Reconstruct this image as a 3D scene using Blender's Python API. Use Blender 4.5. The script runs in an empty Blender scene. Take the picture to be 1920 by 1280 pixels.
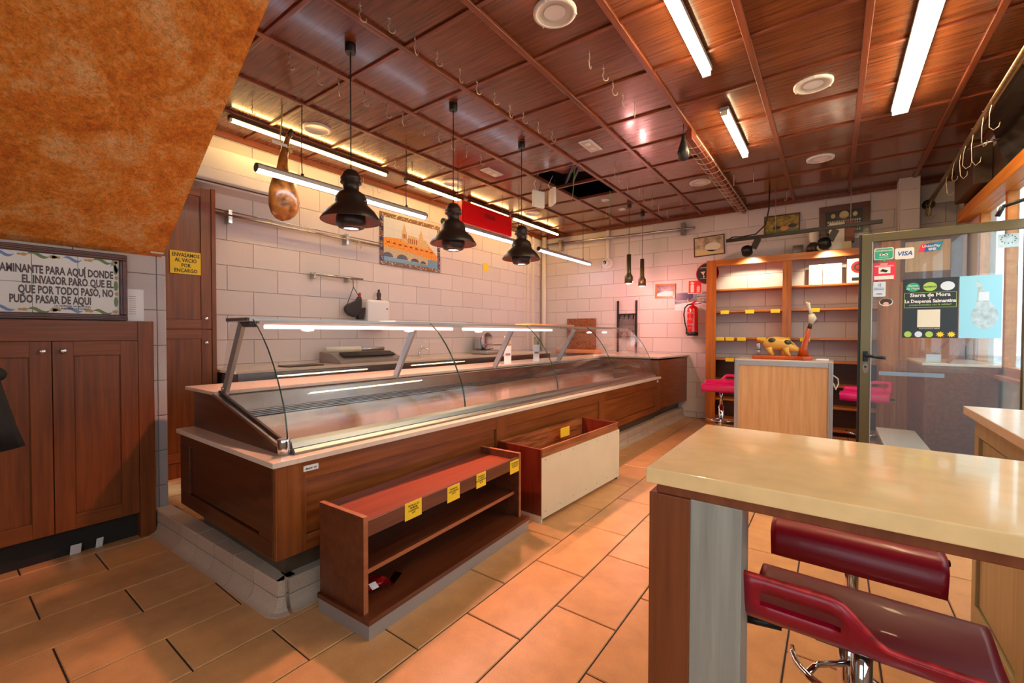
import bpy, math, random
from math import sin, cos, pi, radians
from mathutils import Vector, Matrix
random.seed(7)
scene = bpy.context.scene
col = scene.collection

# ---------------------------------------------------------------- camera
H = 1.32
FPX = 823.86
YAW, PIT, ROL = radians(36.169), radians(-1.071), radians(0.111)
cd = bpy.data.cameras.new('camera'); cam = bpy.data.objects.new('camera', cd); col.objects.link(cam)
fw = Vector((-sin(YAW), cos(YAW), 0)); rt = Vector((cos(YAW), sin(YAW), 0)); up = Vector((0, 0, 1))
f2 = fw*cos(PIT) + up*sin(PIT); u2 = up*cos(PIT) - fw*sin(PIT)
r3 = rt*cos(ROL) + u2*sin(ROL); u3 = u2*cos(ROL) - rt*sin(ROL)
m = Matrix((r3, u3, -f2)).transposed().to_4x4(); m.translation = (0, 0, H)
cam.matrix_world = m
cd.sensor_width = 36; cd.lens = FPX/1920*36; cd.clip_start = 0.02; cd.clip_end = 200
scene.camera = cam

# ---------------------------------------------------------------- world, daylight, exposure
w = bpy.data.worlds.new('sky'); scene.world = w; w.use_nodes = True
bgn = w.node_tree.nodes['Background']
bgn.inputs[0].default_value = (0.78, 0.90, 1.0, 1); bgn.inputs[1].default_value = 4.2
vs = scene.view_settings
vs.view_transform = 'Standard'; vs.look = 'None'; vs.gamma = 1; vs.use_curve_mapping = False
vs.exposure = 0.25
cy = scene.cycles
cy.use_denoising = True; cy.max_bounces = 8; cy.diffuse_bounces = 4; cy.glossy_bounces = 4
cy.transparent_max_bounces = 24; cy.transmission_bounces = 6; cy.sample_clamp_indirect = 6
cy.caustics_reflective = False; cy.caustics_refractive = False
def portal(loc, rot, sx, sy):
    l = bpy.data.lights.new('window_portal', 'AREA'); l.shape = 'RECTANGLE'; l.size = sx; l.size_y = sy
    l.cycles.is_portal = True
    o = bpy.data.objects.new('window_portal', l); col.objects.link(o); o.location = loc; o.rotation_euler = rot
portal((1.23, 0.9, 1.75), (0, radians(90), 0), 1.7, 5.2)
portal((1.23, 5.4, 1.75), (0, radians(90), 0), 1.7, 1.6)
portal((1.23, 3.98, 1.2), (0, radians(90), 0), 2.2, 0.95)
portal((-0.4, -2.23, 1.68), (radians(90), 0, 0), 1.8, 1.55)

# ---------------------------------------------------------------- materials
def C(r, g, b):
    def f(c):
        c /= 255.0
        return c/12.92 if c <= 0.04045 else ((c+0.055)/1.055)**2.4
    return (f(r), f(g), f(b), 1)
MATS = {}
def base(name):
    mt = bpy.data.materials.new(name); mt.use_nodes = True
    nt = mt.node_tree; return mt, nt, nt.nodes['Principled BSDF']
def plain(name, c, rough=0.5, metal=0.0, coat=0.0, noise=0.0, nscale=20, bump=0.0, spec=0.5):
    if name in MATS: return MATS[name]
    mt, nt, p = base(name)
    p.inputs['Base Color'].default_value = c; p.inputs['Roughness'].default_value = rough
    p.inputs['Metallic'].default_value = metal; p.inputs['Coat Weight'].default_value = coat
    p.inputs['Specular IOR Level'].default_value = spec
    if noise > 0 or bump > 0:
        g = nt.nodes.new('ShaderNodeNewGeometry'); n = nt.nodes.new('ShaderNodeTexNoise')
        n.inputs['Scale'].default_value = nscale; n.inputs['Detail'].default_value = 6
        nt.links.new(g.outputs['Position'], n.inputs['Vector'])
        if noise > 0:
            r = nt.nodes.new('ShaderNodeMapRange'); r.inputs[1].default_value = 0.3; r.inputs[2].default_value = 0.7
            r.inputs[3].default_value = 1-noise; r.inputs[4].default_value = 1+noise
            h = nt.nodes.new('ShaderNodeHueSaturation'); h.inputs['Color'].default_value = c
            nt.links.new(n.outputs[0], r.inputs[0]); nt.links.new(r.outputs[0], h.inputs['Value'])
            nt.links.new(h.outputs[0], p.inputs['Base Color'])
        if bump > 0:
            b = nt.nodes.new('ShaderNodeBump'); b.inputs['Strength'].default_value = bump; b.inputs['Distance'].default_value = 0.01
            nt.links.new(n.outputs[0], b.inputs['Height']); nt.links.new(b.outputs[0], p.inputs['Normal'])
    MATS[name] = mt; return mt
def wood(name, dark, light, axis='Y', rough=0.4, scale=1.0, coat=0.0, contrast=1.0, rnd=0.0):
    mt, nt, p = base(name)
    tc = nt.nodes.new('ShaderNodeNewGeometry'); mp = nt.nodes.new('ShaderNodeMapping')
    s = {'X': (1.2, 26, 26), 'Y': (26, 1.2, 26), 'Z': (26, 26, 1.2)}[axis]
    mp.inputs['Scale'].default_value = tuple(q*scale for q in s)
    nt.links.new(tc.outputs['Position'], mp.inputs['Vector'])
    oi = nt.nodes.new('ShaderNodeObjectInfo')
    if rnd:
        ml = nt.nodes.new('ShaderNodeMath'); ml.operation = 'MULTIPLY'; ml.inputs[1].default_value = 37.0
        cx = nt.nodes.new('ShaderNodeCombineXYZ')
        nt.links.new(oi.outputs['Random'], ml.inputs[0])
        for k in range(3): nt.links.new(ml.outputs[0], cx.inputs[k])
        nt.links.new(cx.outputs[0], mp.inputs['Location'])
    n = nt.nodes.new('ShaderNodeTexNoise'); n.inputs['Scale'].default_value = 1.0; n.inputs['Detail'].default_value = 8
    n.inputs['Roughness'].default_value = 0.62; n.inputs['Distortion'].default_value = 0.15
    nt.links.new(mp.outputs[0], n.inputs['Vector'])
    rp = nt.nodes.new('ShaderNodeValToRGB')
    rp.color_ramp.elements[0].position = 0.5-0.2/contrast; rp.color_ramp.elements[0].color = dark
    rp.color_ramp.elements[1].position = 0.5+0.2/contrast; rp.color_ramp.elements[1].color = light
    nt.links.new(n.outputs[0], rp.inputs[0])
    out = rp.outputs[0]
    if rnd:
        r = nt.nodes.new('ShaderNodeMapRange'); r.inputs[3].default_value = 1-rnd; r.inputs[4].default_value = 1+rnd
        h = nt.nodes.new('ShaderNodeHueSaturation')
        nt.links.new(oi.outputs['Random'], r.inputs[0]); nt.links.new(r.outputs[0], h.inputs['Value'])
        nt.links.new(out, h.inputs['Color']); out = h.outputs[0]
    nt.links.new(out, p.inputs['Base Color'])
    p.inputs['Roughness'].default_value = rough; p.inputs['Coat Weight'].default_value = coat
    p.inputs['Coat Roughness'].default_value = 0.12
    b = nt.nodes.new('ShaderNodeBump'); b.inputs['Strength'].default_value = 0.03; b.inputs['Distance'].default_value = 0.002
    nt.links.new(n.outputs[0], b.inputs['Height']); nt.links.new(b.outputs[0], p.inputs['Normal'])
    return mt
def emis(name, c, s):
    mt, nt, p = base(name)
    p.inputs['Base Color'].default_value = (0.8, 0.8, 0.8, 1)
    p.inputs['Emission Color'].default_value = c; p.inputs['Emission Strength'].default_value = s
    return mt
def glass(name, tint=(0.96, 0.99, 0.98, 1), refl=0.9, rough=0.0, blend=0.18, glare=0.0, glarec=(0.8, 0.9, 1, 1)):
    mt = bpy.data.materials.new(name); mt.use_nodes = True; nt = mt.node_tree; nt.nodes.clear()
    o = nt.nodes.new('ShaderNodeOutputMaterial'); t = nt.nodes.new('ShaderNodeBsdfTransparent'); g = nt.nodes.new('ShaderNodeBsdfGlossy')
    t.inputs[0].default_value = tint; g.inputs['Roughness'].default_value = rough; g.inputs['Color'].default_value = (refl,)*3+(1,)
    lw = nt.nodes.new('ShaderNodeLayerWeight'); lw.inputs['Blend'].default_value = 0.5
    pw_ = nt.nodes.new('ShaderNodeMath'); pw_.operation = 'POWER'; pw_.inputs[1].default_value = 4.0
    ma_ = nt.nodes.new('ShaderNodeMath'); ma_.operation = 'MULTIPLY_ADD'; ma_.inputs[1].default_value = blend*4; ma_.inputs[2].default_value = 0.05
    nt.links.new(lw.outputs['Facing'], pw_.inputs[0]); nt.links.new(pw_.outputs[0], ma_.inputs[0])
    mx = nt.nodes.new('ShaderNodeMixShader')
    nt.links.new(ma_.outputs[0], mx.inputs[0]); nt.links.new(t.outputs[0], mx.inputs[1]); nt.links.new(g.outputs[0], mx.inputs[2])
    last = mx
    if glare:  # thin diffuse layer puts daylight glare into the pane's colour
        d = nt.nodes.new('ShaderNodeBsdfDiffuse'); d.inputs[0].default_value = glarec
        m2 = nt.nodes.new('ShaderNodeMixShader'); m2.inputs[0].default_value = glare
        nt.links.new(mx.outputs[0], m2.inputs[1]); nt.links.new(d.outputs[0], m2.inputs[2]); last = m2
    nt.links.new(last.outputs[0], o.inputs[0]); return mt
def tilemat(name, c, var=0.05, spk=0.12, rough=0.45, nscale=220, cloud=0.0, cscale=5, spec=0.4):
    mt, nt, p = base(name)
    g = nt.nodes.new('ShaderNodeNewGeometry'); oi = nt.nodes.new('ShaderNodeObjectInfo')
    n = nt.nodes.new('ShaderNodeTexNoise'); n.inputs['Scale'].default_value = nscale; n.inputs['Detail'].default_value = 3
    n2 = nt.nodes.new('ShaderNodeTexNoise'); n2.inputs['Scale'].default_value = cscale; n2.inputs['Detail'].default_value = 7
    n2.inputs['Roughness'].default_value = 0.6
    nt.links.new(g.outputs['Position'], n.inputs['Vector']); nt.links.new(g.outputs['Position'], n2.inputs['Vector'])
    def mr(sock, lo, hi, a, b):
        r = nt.nodes.new('ShaderNodeMapRange'); r.inputs[1].default_value = lo; r.inputs[2].default_value = hi
        r.inputs[3].default_value = a; r.inputs[4].default_value = b; nt.links.new(sock, r.inputs[0]); return r.outputs[0]
    a = mr(n.outputs[0], .35, .65, 1-spk, 1+spk); b = mr(n2.outputs[0], .3, .7, 1-cloud, 1+cloud); c_ = mr(oi.outputs['Random'], 0, 1, 1-var, 1+var)
    def mul(x, y):
        q = nt.nodes.new('ShaderNodeMath'); q.operation = 'MULTIPLY'; nt.links.new(x, q.inputs[0]); nt.links.new(y, q.inputs[1]); return q.outputs[0]
    v = mul(mul(a, b), c_)
    h = nt.nodes.new('ShaderNodeHueSaturation'); h.inputs['Color'].default_value = c
    nt.links.new(v, h.inputs['Value']); nt.links.new(h.outputs[0], p.inputs['Base Color'])
    p.inputs['Roughness'].default_value = rough; p.inputs['Specular IOR Level'].default_value = spec
    bp = nt.nodes.new('ShaderNodeBump'); bp.inputs['Strength'].default_value = 0.06; bp.inputs['Distance'].default_value = 0.004
    nt.links.new(n.outputs[0], bp.inputs['Height']); nt.links.new(bp.outputs[0], p.inputs['Normal'])
    return mt
def stucco(name):
    mt, nt, p = base(name)
    g = nt.nodes.new('ShaderNodeNewGeometry')
    def noise(sc, det, dist=0.0, rg=0.6):
        n = nt.nodes.new('ShaderNodeTexNoise'); n.inputs['Scale'].default_value = sc; n.inputs['Detail'].default_value = det
        n.inputs['Distortion'].default_value = dist; n.inputs['Roughness'].default_value = rg
        nt.links.new(g.outputs['Position'], n.inputs['Vector']); return n
    a = noise(4.2, 10, 0.7, 0.68); b = noise(55, 7, 1.2, 0.62); c = noise(24, 7, 1.0)
    rp = nt.nodes.new('ShaderNodeValToRGB'); e = rp.color_ramp.elements
    e[0].position = 0.33; e[0].color = C(208, 104, 14); e[1].position = 0.72; e[1].color = C(255, 204, 138)
    k = e.new(0.5); k.color = C(242, 148, 44)
    mx = nt.nodes.new('ShaderNodeMath'); mx.operation = 'MULTIPLY_ADD'; mx.inputs[1].default_value = 0.45
    s1 = nt.nodes.new('ShaderNodeMath'); s1.operation = 'SUBTRACT'; s1.inputs[1].default_value = 0.5
    nt.links.new(c.outputs[0], s1.inputs[0]); nt.links.new(s1.outputs[0], mx.inputs[0]); nt.links.new(a.outputs[0], mx.inputs[2])
    nt.links.new(mx.outputs[0], rp.inputs[0])
    mr_ = nt.nodes.new('ShaderNodeMapRange'); mr_.inputs[1].default_value = 0.36; mr_.inputs[2].default_value = 0.56; mr_.inputs[3].default_value = 0.68; mr_.inputs[4].default_value = 1.05
    hs_ = nt.nodes.new('ShaderNodeHueSaturation'); nt.links.new(b.outputs[0], mr_.inputs[0]); nt.links.new(mr_.outputs[0], hs_.inputs['Value'])
    nt.links.new(rp.outputs[0], hs_.inputs['Color']); nt.links.new(hs_.outputs[0], p.inputs['Base Color'])
    bp = nt.nodes.new('ShaderNodeBump'); bp.inputs['Strength'].default_value = 0.8; bp.inputs['Distance'].default_value = 0.014
    nt.links.new(b.outputs[0], bp.inputs['Height']); nt.links.new(bp.outputs[0], p.inputs['Normal'])
    p.inputs['Roughness'].default_value = 0.62
    return mt

M = dict(
 ceil=wood('ceiling_wood', C(80, 38, 20), C(136, 76, 44), 'X', 0.22, 2.2, 0.35, 1.0, 0.14),
 batten=wood('batten_wood', C(92, 40, 20), C(140, 70, 40), 'Y', 0.35, 1.0, 0.1),
 battenx=wood('batten_wood_cross', C(92, 40, 20), C(140, 70, 40), 'X', 0.35, 1.0, 0.1),
 cab=wood('stained_oak', C(96, 42, 6), C(142, 72, 18), 'Z', 0.42, 1.4, 0.04),
 caby=wood('stained_oak_rail', C(100, 44, 6), C(146, 76, 20), 'Y', 0.42, 1.4, 0.04),
 ctr=wood('counter_oak', C(104, 48, 16), C(150, 82, 36), 'Y', 0.34, 1.2, 0.2),
 ctrz=wood('counter_oak_stile', C(106, 50, 18), C(152, 84, 38), 'Z', 0.34, 1.2, 0.2),
 ctrdark=wood('counter_dark_oak', C(62, 26, 10), C(92, 44, 20), 'X', 0.34, 1.2, 0.2),
 unit=wood('walnut_laminate', C(78, 34, 18), C(112, 58, 34), 'Y', 0.3, 1.0, 0.2),
 unittop=wood('pink_lit_walnut', C(126, 52, 30), C(158, 76, 48), 'Y', 0.3, 1.0, 0.2),  # lighter, redder copy of the walnut, pink pendant light put into its colour
 unitedge=wood('walnut_edge', C(150, 82, 48), C(176, 108, 72), 'Y', 0.4, 1.0),
 rustic=wood('rustic_laminate', C(104, 48, 22), C(176, 104, 58), 'Y', 0.35, 1.6, 0.1, 1.5),
 rusticz=wood('mahogany_laminate', C(96, 26, 10), C(128, 46, 24), 'Z', 0.3, 1.6, 0.2),
 shelf=wood('amber_shelf_wood', C(158, 78, 10), C(204, 116, 30), 'Z', 0.36, 1.2, 0.15),
 shelfx=wood('amber_shelf_board', C(160, 80, 12), C(208, 120, 34), 'X', 0.36, 1.2, 0.15),
 beech=wood('pale_beech', C(206, 150, 96), C(228, 178, 126), 'Z', 0.45, 1.5),
 redwood=wood('red_beam_wood', C(104, 38, 22), C(140, 62, 38), 'Y', 0.4, 1.0),
 facade=wood('facade_pine', C(178, 96, 26), C(216, 138, 54), 'Y', 0.4, 1.0),
 facadez=wood('facade_pine_post', C(150, 84, 30), C(196, 126, 60), 'Z', 0.4, 1.0),
 darkwood=wood('dark_fascia', C(48, 30, 16), C(74, 48, 26), 'Y', 0.5, 1.0),
 frame=wood('dark_frame_wood', C(70, 28, 12), C(104, 50, 28), 'Y', 0.32, 1.5, 0.2),
 post=wood('brown_post', C(112, 50, 20), C(146, 76, 36), 'Z', 0.4, 1.0),
 postgrey=wood('silvered_post', C(146, 138, 124), C(176, 168, 154), 'Z', 0.35, 1.6),
 greenpanel=wood('light_oak_panel', C(146, 132, 96), C(176, 162, 124), 'Z', 0.35, 1.2, 0.1),
 stucco=stucco('orange_stucco'),
 walltile=tilemat('wall_tile', C(214, 202, 198), 0.035, 0.07, 0.5, 260),
 pilgrey=tilemat('grey_stone_tile', C(188, 182, 182), 0.03, 0.16, 0.5, 300),
 plinth=tilemat('plinth_stone', C(190, 166, 146), 0.08, 0.12, 0.5, 200),
 grout=plain('wall_grout', C(112, 102, 96), 0.8),
 floortile=tilemat('floor_tile', C(206, 152, 100), 0.06, 0.05, 0.34, 160, 0.13, 7, 0.45),
 fgrout=plain('floor_grout', C(52, 40, 34), 0.8),
 plaster=plain('plaster', C(206, 196, 184), 0.8),
 plenum=plain('plenum_dark', C(40, 34, 30), 0.9),
 marble=plain('cream_stone', C(255, 208, 146), 0.12, coat=0.3, noise=0.06, nscale=18),
 ledge=plain('white_stone', C(226, 204, 184), 0.18, noise=0.04, nscale=30),
 white=plain('white_plastic', C(232, 228, 224), 0.4),
 offwhite=plain('off_white_board', C(222, 208, 176), 0.5, noise=0.04, nscale=4),
 paper=plain('paper', C(236, 236, 240), 0.7),
 yellow=plain('yellow_card', C(246, 206, 40), 0.6),
 steel=plain('brushed_steel', C(190, 186, 182), 0.25, 1.0, noise=0.08, nscale=9),
 deck=plain('steel_deck', C(206, 172, 150), 0.16, 0.85, noise=0.12, nscale=5),  # pink cast of the reflected wood ceiling mixed into the steel colour
 alu=plain('aluminium', C(186, 190, 192), 0.3, 1.0),
 aluw=plain('anodised_profile', C(176, 176, 178), 0.38, 0.6),
 chrome=plain('chrome', C(220, 220, 222), 0.06, 1.0),
 bronze=plain('bronze_aluminium', C(112, 100, 72), 0.35, 0.7),
 black=plain('black_plastic', C(20, 20, 21), 0.45),
 blackm=plain('black_metal', C(46, 34, 30), 0.38, 0.3),
 shadein=plain('shade_inside', C(132, 84, 72), 0.5),
 cable=plain('black_cable', C(24, 20, 20), 0.6),
 hook=plain('hook_steel', C(200, 184, 160), 0.3, 0.6),
 oldpole=plain('aged_pole', C(140, 118, 84), 0.35, 0.9, noise=0.25, nscale=40),
 red=plain('red_lacquer', C(222, 8, 20), 0.3),
 extred=plain('extinguisher_red', C(196, 12, 22), 0.22, coat=0.4),
 stool=plain('crimson_lacquer', C(152, 2, 30), 0.38, coat=0.08, noise=0.08, nscale=6),
 worn=plain('worn_lacquer_edge', C(186, 36, 34), 0.45, noise=0.5, nscale=45),
 pink=plain('magenta_plastic', C(226, 14, 104), 0.3),
 green=plain('green_cable', C(96, 150, 60), 0.5),
 darksteel=plain('dark_toe_kick', C(104, 84, 66), 0.35, 0.5, noise=0.15, nscale=12),
 grille=plain('grille_dark', C(64, 46, 42), 0.4, 0.4),
 ham=plain('ham_skin', C(164, 98, 36), 0.3, noise=0.75, nscale=16, bump=0.35, coat=0.25),
 hamdark=plain('ham_hoof', C(58, 40, 28), 0.4, noise=0.3, nscale=20),
 rope=plain('rope', C(214, 196, 140), 0.8),
 pig=plain('pig_tan', C(224, 170, 76), 0.35),
 pigspot=plain('pig_spot', C(48, 52, 36), 0.25),
 carve=plain('carved_orange_wood', C(190, 74, 14), 0.3, noise=0.2, nscale=18),
 bone=plain('bone_white', C(226, 218, 196), 0.4),
 navy=plain('navy_glaze', C(40, 44, 92), 0.3), gold=plain('gold_glaze', C(190, 140, 44), 0.3), border=plain('border_brown_glaze', C(120, 88, 52), 0.3),
 leaf=plain('green_glaze', C(96, 116, 34), 0.3), blueglaze=plain('blue_glaze', C(104, 124, 178), 0.3),
 glaze=plain('white_glaze', C(222, 216, 212), 0.12), brownink=plain('brown_glaze', C(70, 30, 26), 0.3),
 ink=plain('black_ink', C(30, 24, 22), 0.6), sky=plain('painted_sky', C(206, 214, 214), 0.2),
 city=plain('painted_ochre', C(226, 150, 62), 0.25, noise=0.35, nscale=60), citydark=plain('painted_sienna', C(150, 78, 30), 0.25),
 bridge=plain('painted_bridge', C(198, 176, 130), 0.25, noise=0.2, nscale=60), arch=plain('painted_arch', C(84, 76, 82), 0.25),
 water=plain('painted_water', C(112, 150, 176), 0.2), vgreen=plain('sticker_green', C(48, 170, 132), 0.5),
 sred=plain('sticker_red', C(226, 50, 76), 0.5), sblue=plain('sticker_blue', C(30, 96, 168), 0.5), steal=plain('sticker_teal', C(20, 132, 160), 0.5),
 spale=plain('sticker_pale', C(214, 226, 236), 0.5), sdark=plain('poster_dark', C(34, 42, 46), 0.4), slime=plain('poster_lime', C(170, 206, 90), 0.5),
 scyan=plain('poster_cyan', C(150, 214, 232), 0.5), sgrey=plain('poster_grey', C(176, 200, 206), 0.5, noise=0.25, nscale=30),
 skin=plain('sticker_skin', C(232, 176, 160), 0.6), signred=plain('sign_red', C(206, 20, 26), 0.4),
 photo1=plain('faded_photo', C(176, 160, 132), 0.3, noise=0.5, nscale=14), photo2=plain('oak_meadow_photo', C(150, 130, 56), 0.3, noise=0.7, nscale=22),
 photo3=plain('dark_orla_print', C(34, 22, 16), 0.3), photo4=plain('street_photo', C(108, 96, 104), 0.3, noise=0.7, nscale=26),
 snow=plain('poster_landscape', C(120, 130, 140), 0.4, noise=0.5, nscale=14),
 crim=plain('crimson_foil', C(150, 10, 20), 0.14, 0.5, noise=0.3, nscale=60), foil=plain('silver_foil', C(210, 212, 216), 0.12, 1.0),
 coatblk=plain('black_cloth', C(14, 17, 19), 0.7),
 pave=plain('street_paving', C(176, 172, 168), 0.8, noise=0.1, nscale=3), build=plain('street_building', C(206, 206, 204), 0.8, noise=0.08, nscale=2),
 bin=plain('grey_plastic', C(150, 156, 164), 0.4), screen=plain('tv_screen', C(16, 14, 12), 0.12), pipe=plain('white_conduit', C(226, 214, 200), 0.5),
 handle=plain('black_handle', C(28, 36, 42), 0.25, 0.5), leather=plain('wine_leather', C(34, 32, 34), 0.35, noise=0.2, nscale=40),
 orange=plain('orange_board', C(232, 150, 100), 0.5), greyplast=plain('machine_grey', C(150, 138, 132), 0.4, 0.3),
 glass=glass('case_glass'), glassdoor=glass('door_glass', (0.90, 0.97, 1.0, 1), 0.9, 0.0, 0.12, 0.045, (0.7, 0.88, 1, 1)), glasswin=glass('window_glass'),
 glassedge=plain('glass_edge', C(40, 62, 54), 0.15),
 warm=emis('led_warm', (1.0, 0.62, 0.20, 1), 42), cool=emis('led_cool', (0.70, 0.79, 1.0, 1), 13),
 warm2=emis('led_warm_ceiling', (1.0, 0.76, 0.42, 1), 50),
 bulb=emis('rose_bulb', (1.0, 0.55, 0.55, 1), 14), caselamp=emis('case_rose_tube', (1.0, 0.50, 0.46, 1), 2.6),
 bulbs=emis('rose_bulb_small', (1.0, 0.6, 0.6, 1), 12),
 diffuse=plain('frosted_lens', C(206, 200, 186), 0.3),
)

# ---------------------------------------------------------------- mesh helpers
OFF = {}
class MB:
    def __init__(s): s.v = []; s.f = []; s.sm = []
    def add(s, vs, fs, smooth=False):
        n = len(s.v); s.v += [Vector(q) for q in vs]
        for f in fs: s.f.append([n+i for i in f]); s.sm.append(smooth)
        return s
    def box(s, x0, x1, y0, y1, z0, z1):
        x0, x1 = min(x0, x1), max(x0, x1); y0, y1 = min(y0, y1), max(y0, y1); z0, z1 = min(z0, z1), max(z0, z1)
        return s.add([(x0,y0,z0),(x1,y0,z0),(x1,y1,z0),(x0,y1,z0),(x0,y0,z1),(x1,y0,z1),(x1,y1,z1),(x0,y1,z1)],
                     [(0,3,2,1),(4,5,6,7),(0,1,5,4),(1,2,6,5),(2,3,7,6),(3,0,4,7)])
    def obox(s, c, ax, ay, az, hx, hy, hz):
        c = Vector(c); ax, ay, az = Vector(ax).normalized()*hx, Vector(ay).normalized()*hy, Vector(az).normalized()*hz
        vs = [c+ax*i+ay*j+az*k for k in (-1,1) for (i,j) in ((-1,-1),(1,-1),(1,1),(-1,1))]
        return s.add(vs, [(0,3,2,1),(4,5,6,7),(0,1,5,4),(1,2,6,5),(2,3,7,6),(3,0,4,7)])
    def prism(s, poly, axis, a, b, smooth=False):
        def mk(p, t):
            return {'x': (t, p[0], p[1]), 'y': (p[0], t, p[1]), 'z': (p[0], p[1], t)}[axis]
        n = len(poly)
        vs = [mk(p, a) for p in poly]+[mk(p, b) for p in poly]
        fs = [tuple(range(n)), tuple(range(2*n-1, n-1, -1))]
        s.add(vs, fs)
        n0 = len(s.v)-2*n
        for i in range(n):
            j = (i+1) % n; s.f.append([n0+i, n0+n+i, n0+n+j, n0+j]); s.sm.append(smooth)
        return s
    def cyl(s, p0, p1, r0, r1=None, n=16, smooth=True, cap=True):
        p0, p1 = Vector(p0), Vector(p1); r1 = r0 if r1 is None else r1
        d = (p1-p0).normalized(); a = d.orthogonal().normalized(); b = d.cross(a)
        vs = [p+(a*cos(2*pi*i/n)+b*sin(2*pi*i/n))*r for p, r in ((p0, r0), (p1, r1)) for i in range(n)]
        s.add(vs, [(i, (i+1) % n, n+(i+1) % n, n+i) for i in range(n)], smooth)
        if cap:
            k = len(s.v)-2*n
            s.f += [[k+i for i in range(n-1, -1, -1)], [k+n+i for i in range(n)]]; s.sm += [False, False]
        return s
    def tube(s, pts, r, n=6, cap=True):
        pts = [Vector(p) for p in pts]; k = len(pts); vs = []
        t0 = (pts[1]-pts[0]).normalized(); a = t0.orthogonal().normalized()
        for i, p in enumerate(pts):
            t = (pts[min(i+1, k-1)]-pts[max(i-1, 0)]).normalized()
            a = (a-t*a.dot(t)); a = a.normalized() if a.length > 1e-6 else t.orthogonal().normalized()
            b = t.cross(a); rr = r[i] if isinstance(r, (list, tuple)) else r
            vs += [p+(a*cos(2*pi*j/n)+b*sin(2*pi*j/n))*rr for j in range(n)]
        fs = [(i*n+j, i*n+(j+1) % n, (i+1)*n+(j+1) % n, (i+1)*n+j) for i in range(k-1) for j in range(n)]
        s.add(vs, fs, True)
        if cap:
            q = len(s.v)-k*n
            s.f += [[q+j for j in range(n-1, -1, -1)], [q+(k-1)*n+j for j in range(n)]]; s.sm += [False, False]
        return s
    def lathe(s, c, prof, n=28, axis=(0, 0, 1)):
        c = Vector(c); d = Vector(axis).normalized()
        a = Vector((1, 0, 0)) if abs(d.z) > 0.9 else d.orthogonal().normalized(); b = d.cross(a); vs = []
        for r, z in prof: vs += [c+d*z+(a*cos(2*pi*j/n)+b*sin(2*pi*j/n))*r for j in range(n)]
        fs = [(i*n+j, i*n+(j+1) % n, (i+1)*n+(j+1) % n, (i+1)*n+j) for i in range(len(prof)-1) for j in range(n)]
        return s.add(vs, fs, True)
    def ell(s, c, rx, ry, rz, n=18, m_=12, rot=None):
        c = Vector(c); vs = []
        for i in range(m_+1):
            th = pi*i/m_
            for j in range(n):
                q = Vector((rx*sin(th)*cos(2*pi*j/n), ry*sin(th)*sin(2*pi*j/n), rz*cos(th)))
                vs.append(c+(rot @ q if rot else q))
        fs = [(i*n+j, i*n+(j+1) % n, (i+1)*n+(j+1) % n, (i+1)*n+j) for i in range(m_) for j in range(n)]
        return s.add(vs, fs, True)
    def shear(s):
        for q in s.v: q.x += 0.027*(q.y-0.96)
        return s
    def mesh(s, name, off=Vector((0, 0, 0))):
        me = bpy.data.meshes.new(name); me.from_pydata([tuple(q-off) for q in s.v], [], s.f)
        me.polygons.foreach_set('use_smooth', s.sm)
        me.update(); return me
    def build(s, name, mat, parent=None, bevel=0, label=None):
        off = OFF.get(parent.name, Vector((0, 0, 0))) if parent else Vector((0, 0, 0))
        me = s.mesh(name, off); me.materials.append(mat if not isinstance(mat, str) else M[mat])
        o = bpy.data.objects.new(name, me); col.objects.link(o)
        if parent: o.parent = parent
        OFF[o.name] = off
        if bevel:
            b = o.modifiers.new('bevel', 'BEVEL'); b.width = bevel; b.segments = 2; b.limit_method = 'ANGLE'
        if label: o['label'] = label
        return o
def thing(name, label, cat, loc=(0, 0, 0), group=None):
    o = bpy.data.objects.new(name, None); col.objects.link(o); o.empty_display_size = 0.05
    o.location = loc; o['label'] = label; o['category'] = cat
    if group: o['group'] = group
    OFF[o.name] = Vector(loc); return o
def tag(o, label, cat, group=None):
    o['label'] = label; o['category'] = cat
    if group: o['group'] = group
    return o
def struct(o, label=None):
    o['kind'] = 'structure'
    if label: o['label'] = label
    return o
def clone(root, loc=None, rz=None, label=None):
    r = root.copy(); col.objects.link(r)
    if loc is not None: r.location = loc
    if rz is not None: r.rotation_euler = (0, 0, rz)
    if label: r['label'] = label
    for ch in list(root.children):
        c = ch.copy(); col.objects.link(c); c.parent = r
        for g in list(ch.children):
            d = g.copy(); col.objects.link(d); d.parent = c
    return r
def B(x0, x1, y0, y1, z0, z1): return MB().box(x0, x1, y0, y1, z0, z1)
EX, EY, EZ = Vector((1, 0, 0)), Vector((0, 1, 0)), Vector((0, 0, 1))
def text(parent, s, org, right, upv, size, mat, align='LEFT', bold=0.0, name='lettering', sx=1.0, ext=0.0006, shear=0.0, space=1.0):
    cu = bpy.data.curves.new('t', 'FONT'); cu.body = s; cu.size = size; cu.align_x = align; cu.extrude = ext/2
    cu.offset = bold; cu.resolution_u = 2; cu.shear = shear; cu.space_line = space
    to = bpy.data.objects.new('t', cu); col.objects.link(to)
    me = bpy.data.meshes.new_from_object(to)
    bpy.data.objects.remove(to); bpy.data.curves.remove(cu)
    right, upv, org = Vector(right), Vector(upv), Vector(org); nor = right.cross(upv)
    off = OFF.get(parent.name, Vector((0, 0, 0)))
    for q in me.vertices:
        q.co = org+right*(q.co.x*sx)+upv*q.co.y+nor*(q.co.z+ext/2)-off
    me.materials.clear(); me.materials.append(M[mat]); me.name = name
    o = bpy.data.objects.new(name, me); col.objects.link(o); o.parent = parent; OFF[o.name] = off
    return o
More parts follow.
